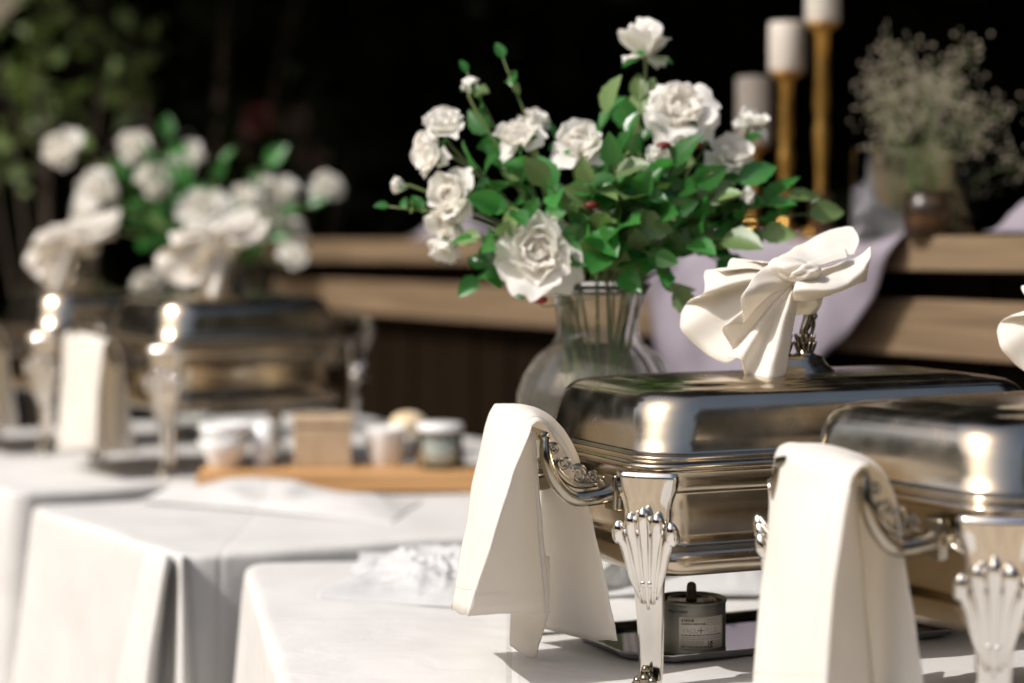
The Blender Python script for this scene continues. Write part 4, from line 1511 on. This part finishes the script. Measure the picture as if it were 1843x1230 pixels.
# ------------------------------------------------------------------ counter-top things
def candle(label, clabel, px, y_top, y_bot, wpx, d, seed):
    b = on_counter(px, d)
    Y = b.y
    r = wpx / 2 * Y / FPX
    z1, z0 = W(px, y_top, Y).z, W(px, y_bot, Y).z
    x = W(px, y_top, Y).x
    h = z0 - b.z
    st = thing('candlestick', label, 'candlestick', (x, Y, b.z + .001), 0, 'gold candlesticks on the counter')
    prof = [(.001, 0), (.042, 0), (.044, .006), (.036, .012), (.018, .020), (.012, .035), (.0105, h * .30), (.015, h * .45), (.0165, h * .50), (.012, h * .55), (.016, h * .62), (.0135, h * .8), (.014, h - .020), (.022, h - .012), (r * .96, h - .006), (r * 1.03, h - .002), (r * .98, h), (.001, h)]
    obj('stick', lathe(prof, 32), M['gold'], st)
    cd = thing('pillar_candle', clabel, 'candle', (x, Y, z0 + .0015), 0, 'ivory candles on the gold candlesticks')
    H = z1 - z0
    obj('wax', lathe([(.001, 0), (r * .97, 0), (r, .003), (r, H - .004), (r * .95, H), (r * .8, H - .004), (.001, H - .007)], 36), M['candle'], cd)
    obj('wick', tube([(0, 0, H - .009), (.001, 0, H), (.003, 0, H + .008)], .0012, n=6), M['wick_dark'], cd)
candle('short gold candlestick nearest the small roses', 'ivory pillar candle on the shortest gold candlestick', 1356, 140, 262, 62, .17, 1)
candle('middle gold candlestick between the short and the tall one', 'ivory pillar candle on the middle gold candlestick', 1416, 42, 130, 64, .13, 2)
candle('tallest gold candlestick beside the glass jar', 'ivory pillar candle on the tallest gold candlestick', 1481, -60, 42, 62, .16, 3)

def gyp():
    b = on_counter(1620, .20)
    Y = b.y
    x = W(1640, 400, Y).x
    jar_top = W(1640, 268, Y).z - b.z
    v = thing('cylinder_vase', 'large dark glass cylinder vase on the counter with baby\'s breath', 'vase', (x, Y, b.z + .001))
    rr = .112
    obj('glass_wall', lathe([(.001, 0), (rr, 0), (rr + .002, .004), (rr + .002, jar_top), (rr - .003, jar_top + .001), (rr - .003, .008), (.001, .007)], 48), M['glass_dark'], v)
    t = thing('babys_breath', 'loose cloud of dim white baby\'s breath in the cylinder vase', 'flowers', (x, Y, b.z + .012))
    rnd = random.Random(17)
    st, fl_ = [], []
    for k in range(34):
        a = rnd.uniform(0, 6.28)
        tipc = W(rnd.gauss(1682, 58), rnd.gauss(205, 48), Y + rnd.uniform(-.10, .10)) - Vector((x, Y, b.z + .012))
        r0 = Vector((rnd.uniform(-.04, .04), rnd.uniform(-.04, .04), .0))
        mid = r0.lerp(tipc, .5) + Vector((rnd.uniform(-.02, .02), 0, .03))
        st.append(tube([r0, mid, tipc], [.0016, .0012, .0006], n=5, sub=4))
        for q in range(36):
            off = Vector((rnd.gauss(0, .026), rnd.gauss(0, .026), rnd.gauss(0, .022)))
            c = tipc + off
            fl_.append(ball(c, rnd.uniform(.0016, .0038), 6, 4))
            if q % 3 == 0:
                st.append(tube([tipc - Vector((0, 0, .02)), tipc + off * .5 - Vector((0, 0, .008)), c], .0003, n=4, sub=2))
    obj('stems', join(*st), M['stem'], t)['kind'] = 'stuff'
    obj('florets', join(*fl_), M['gyp'], t)['kind'] = 'stuff'
gyp()
def votive(px, py_top, d, r, label):
    b = on_counter(px, d)
    x = W(px, 400, b.y).x
    h = W(px, py_top, b.y).z - b.z
    t = thing('votive_holder', label, 'votive', (x, b.y, b.z + .001))
    obj('cup', lathe([(.001, 0), (r * .8, 0), (r * .9, .004), (r, h * .5), (r * .95, h), (r * .90, h), (r * .94, h * .5), (r * .8, .008), (.001, .007)], 32), M['amber'], t)
    obj('wax', lathe([(.001, .0085), (r * .75, .0085), (r * .8, h * .4), (.001, h * .42)], 24), M['candle'], t)
votive(1668, 345, .045, .045, 'round amber votive holder on the counter edge')
votive(1478, 350, .06, .022, 'small amber votive beside the tallest candlestick')

# lavender runner hanging over the counter front
def LV(px, py, d):
    p = cpt(px, py)
    q = W(px, py, p.y - d)
    return q
Lr = [
    [on_counter(1165, .12) + Vector((0, 0, .006)), on_counter(1300, .12) + Vector((0, 0, .012)), on_counter(1430, .11) + Vector((0, 0, .010)), on_counter(1550, .10) + Vector((0, 0, .02)), on_counter(1625, .08) + Vector((0, 0, .03))],
    [on_counter(1160, .03) + Vector((0, 0, .006)), on_counter(1300, .03) + Vector((0, 0, .008)), on_counter(1430, .03) + Vector((0, 0, .008)), on_counter(1560, .03) + Vector((0, 0, .015)), on_counter(1632, .02) + Vector((0, 0, .025))],
    [LV(1158, 446, .03), LV(1290, 448, .04), LV(1420, 446, .03), LV(1540, 446, .05), LV(1612, 446, .05)],
    [LV(1160, 520, .05), LV(1290, 520, .09), LV(1420, 520, .05), LV(1510, 512, .09), LV(1585, 500, .06)],
    [LV(1176, 610, .06), LV(1280, 620, .11), LV(1390, 620, .06), LV(1465, 600, .10), LV(1545, 575, .06)],
    [LV(1205, 700, .06), LV(1290, 730, .12), LV(1380, 710, .07), LV(1440, 680, .11), LV(1485, 640, .07)],
]
gL = wrinkle(solidify(grid_surface(Lr, 8, 7), .0015), .012, 9, 3.0)
tag(obj('lavender_runner', gL, M['lavender']), 'lavender cloth runner hanging down over the counter front', 'runner')
a0, a1 = on_counter(1715, .06), on_counter(1850, .05)
b1, b0 = on_counter(1850, .26), on_counter(1735, .26)
crumple('lavender_cloth', 'bunched lavender cloth lying on the counter end', [(a0.x, a0.y), (a1.x, a1.y), (b1.x, b1.y), (b0.x, b0.y)], 40, 26, .075, 9, 6.0, M['lavender'], 'cloth', base=max(a0.z, a1.z) + .004)
a0, a1 = on_counter(735, .01), on_counter(800, .01)
b1, b0 = on_counter(800, .2), on_counter(735, .2)
crumple('grey_cloth', 'small grey cloth bunched far along the counter', [(a0.x, a0.y), (a1.x, a1.y), (b1.x, b1.y), (b0.x, b0.y)], 24, 20, .07, 8, 9.0, M['lavender'], 'cloth', base=max(a0.z, b0.z) + .004)
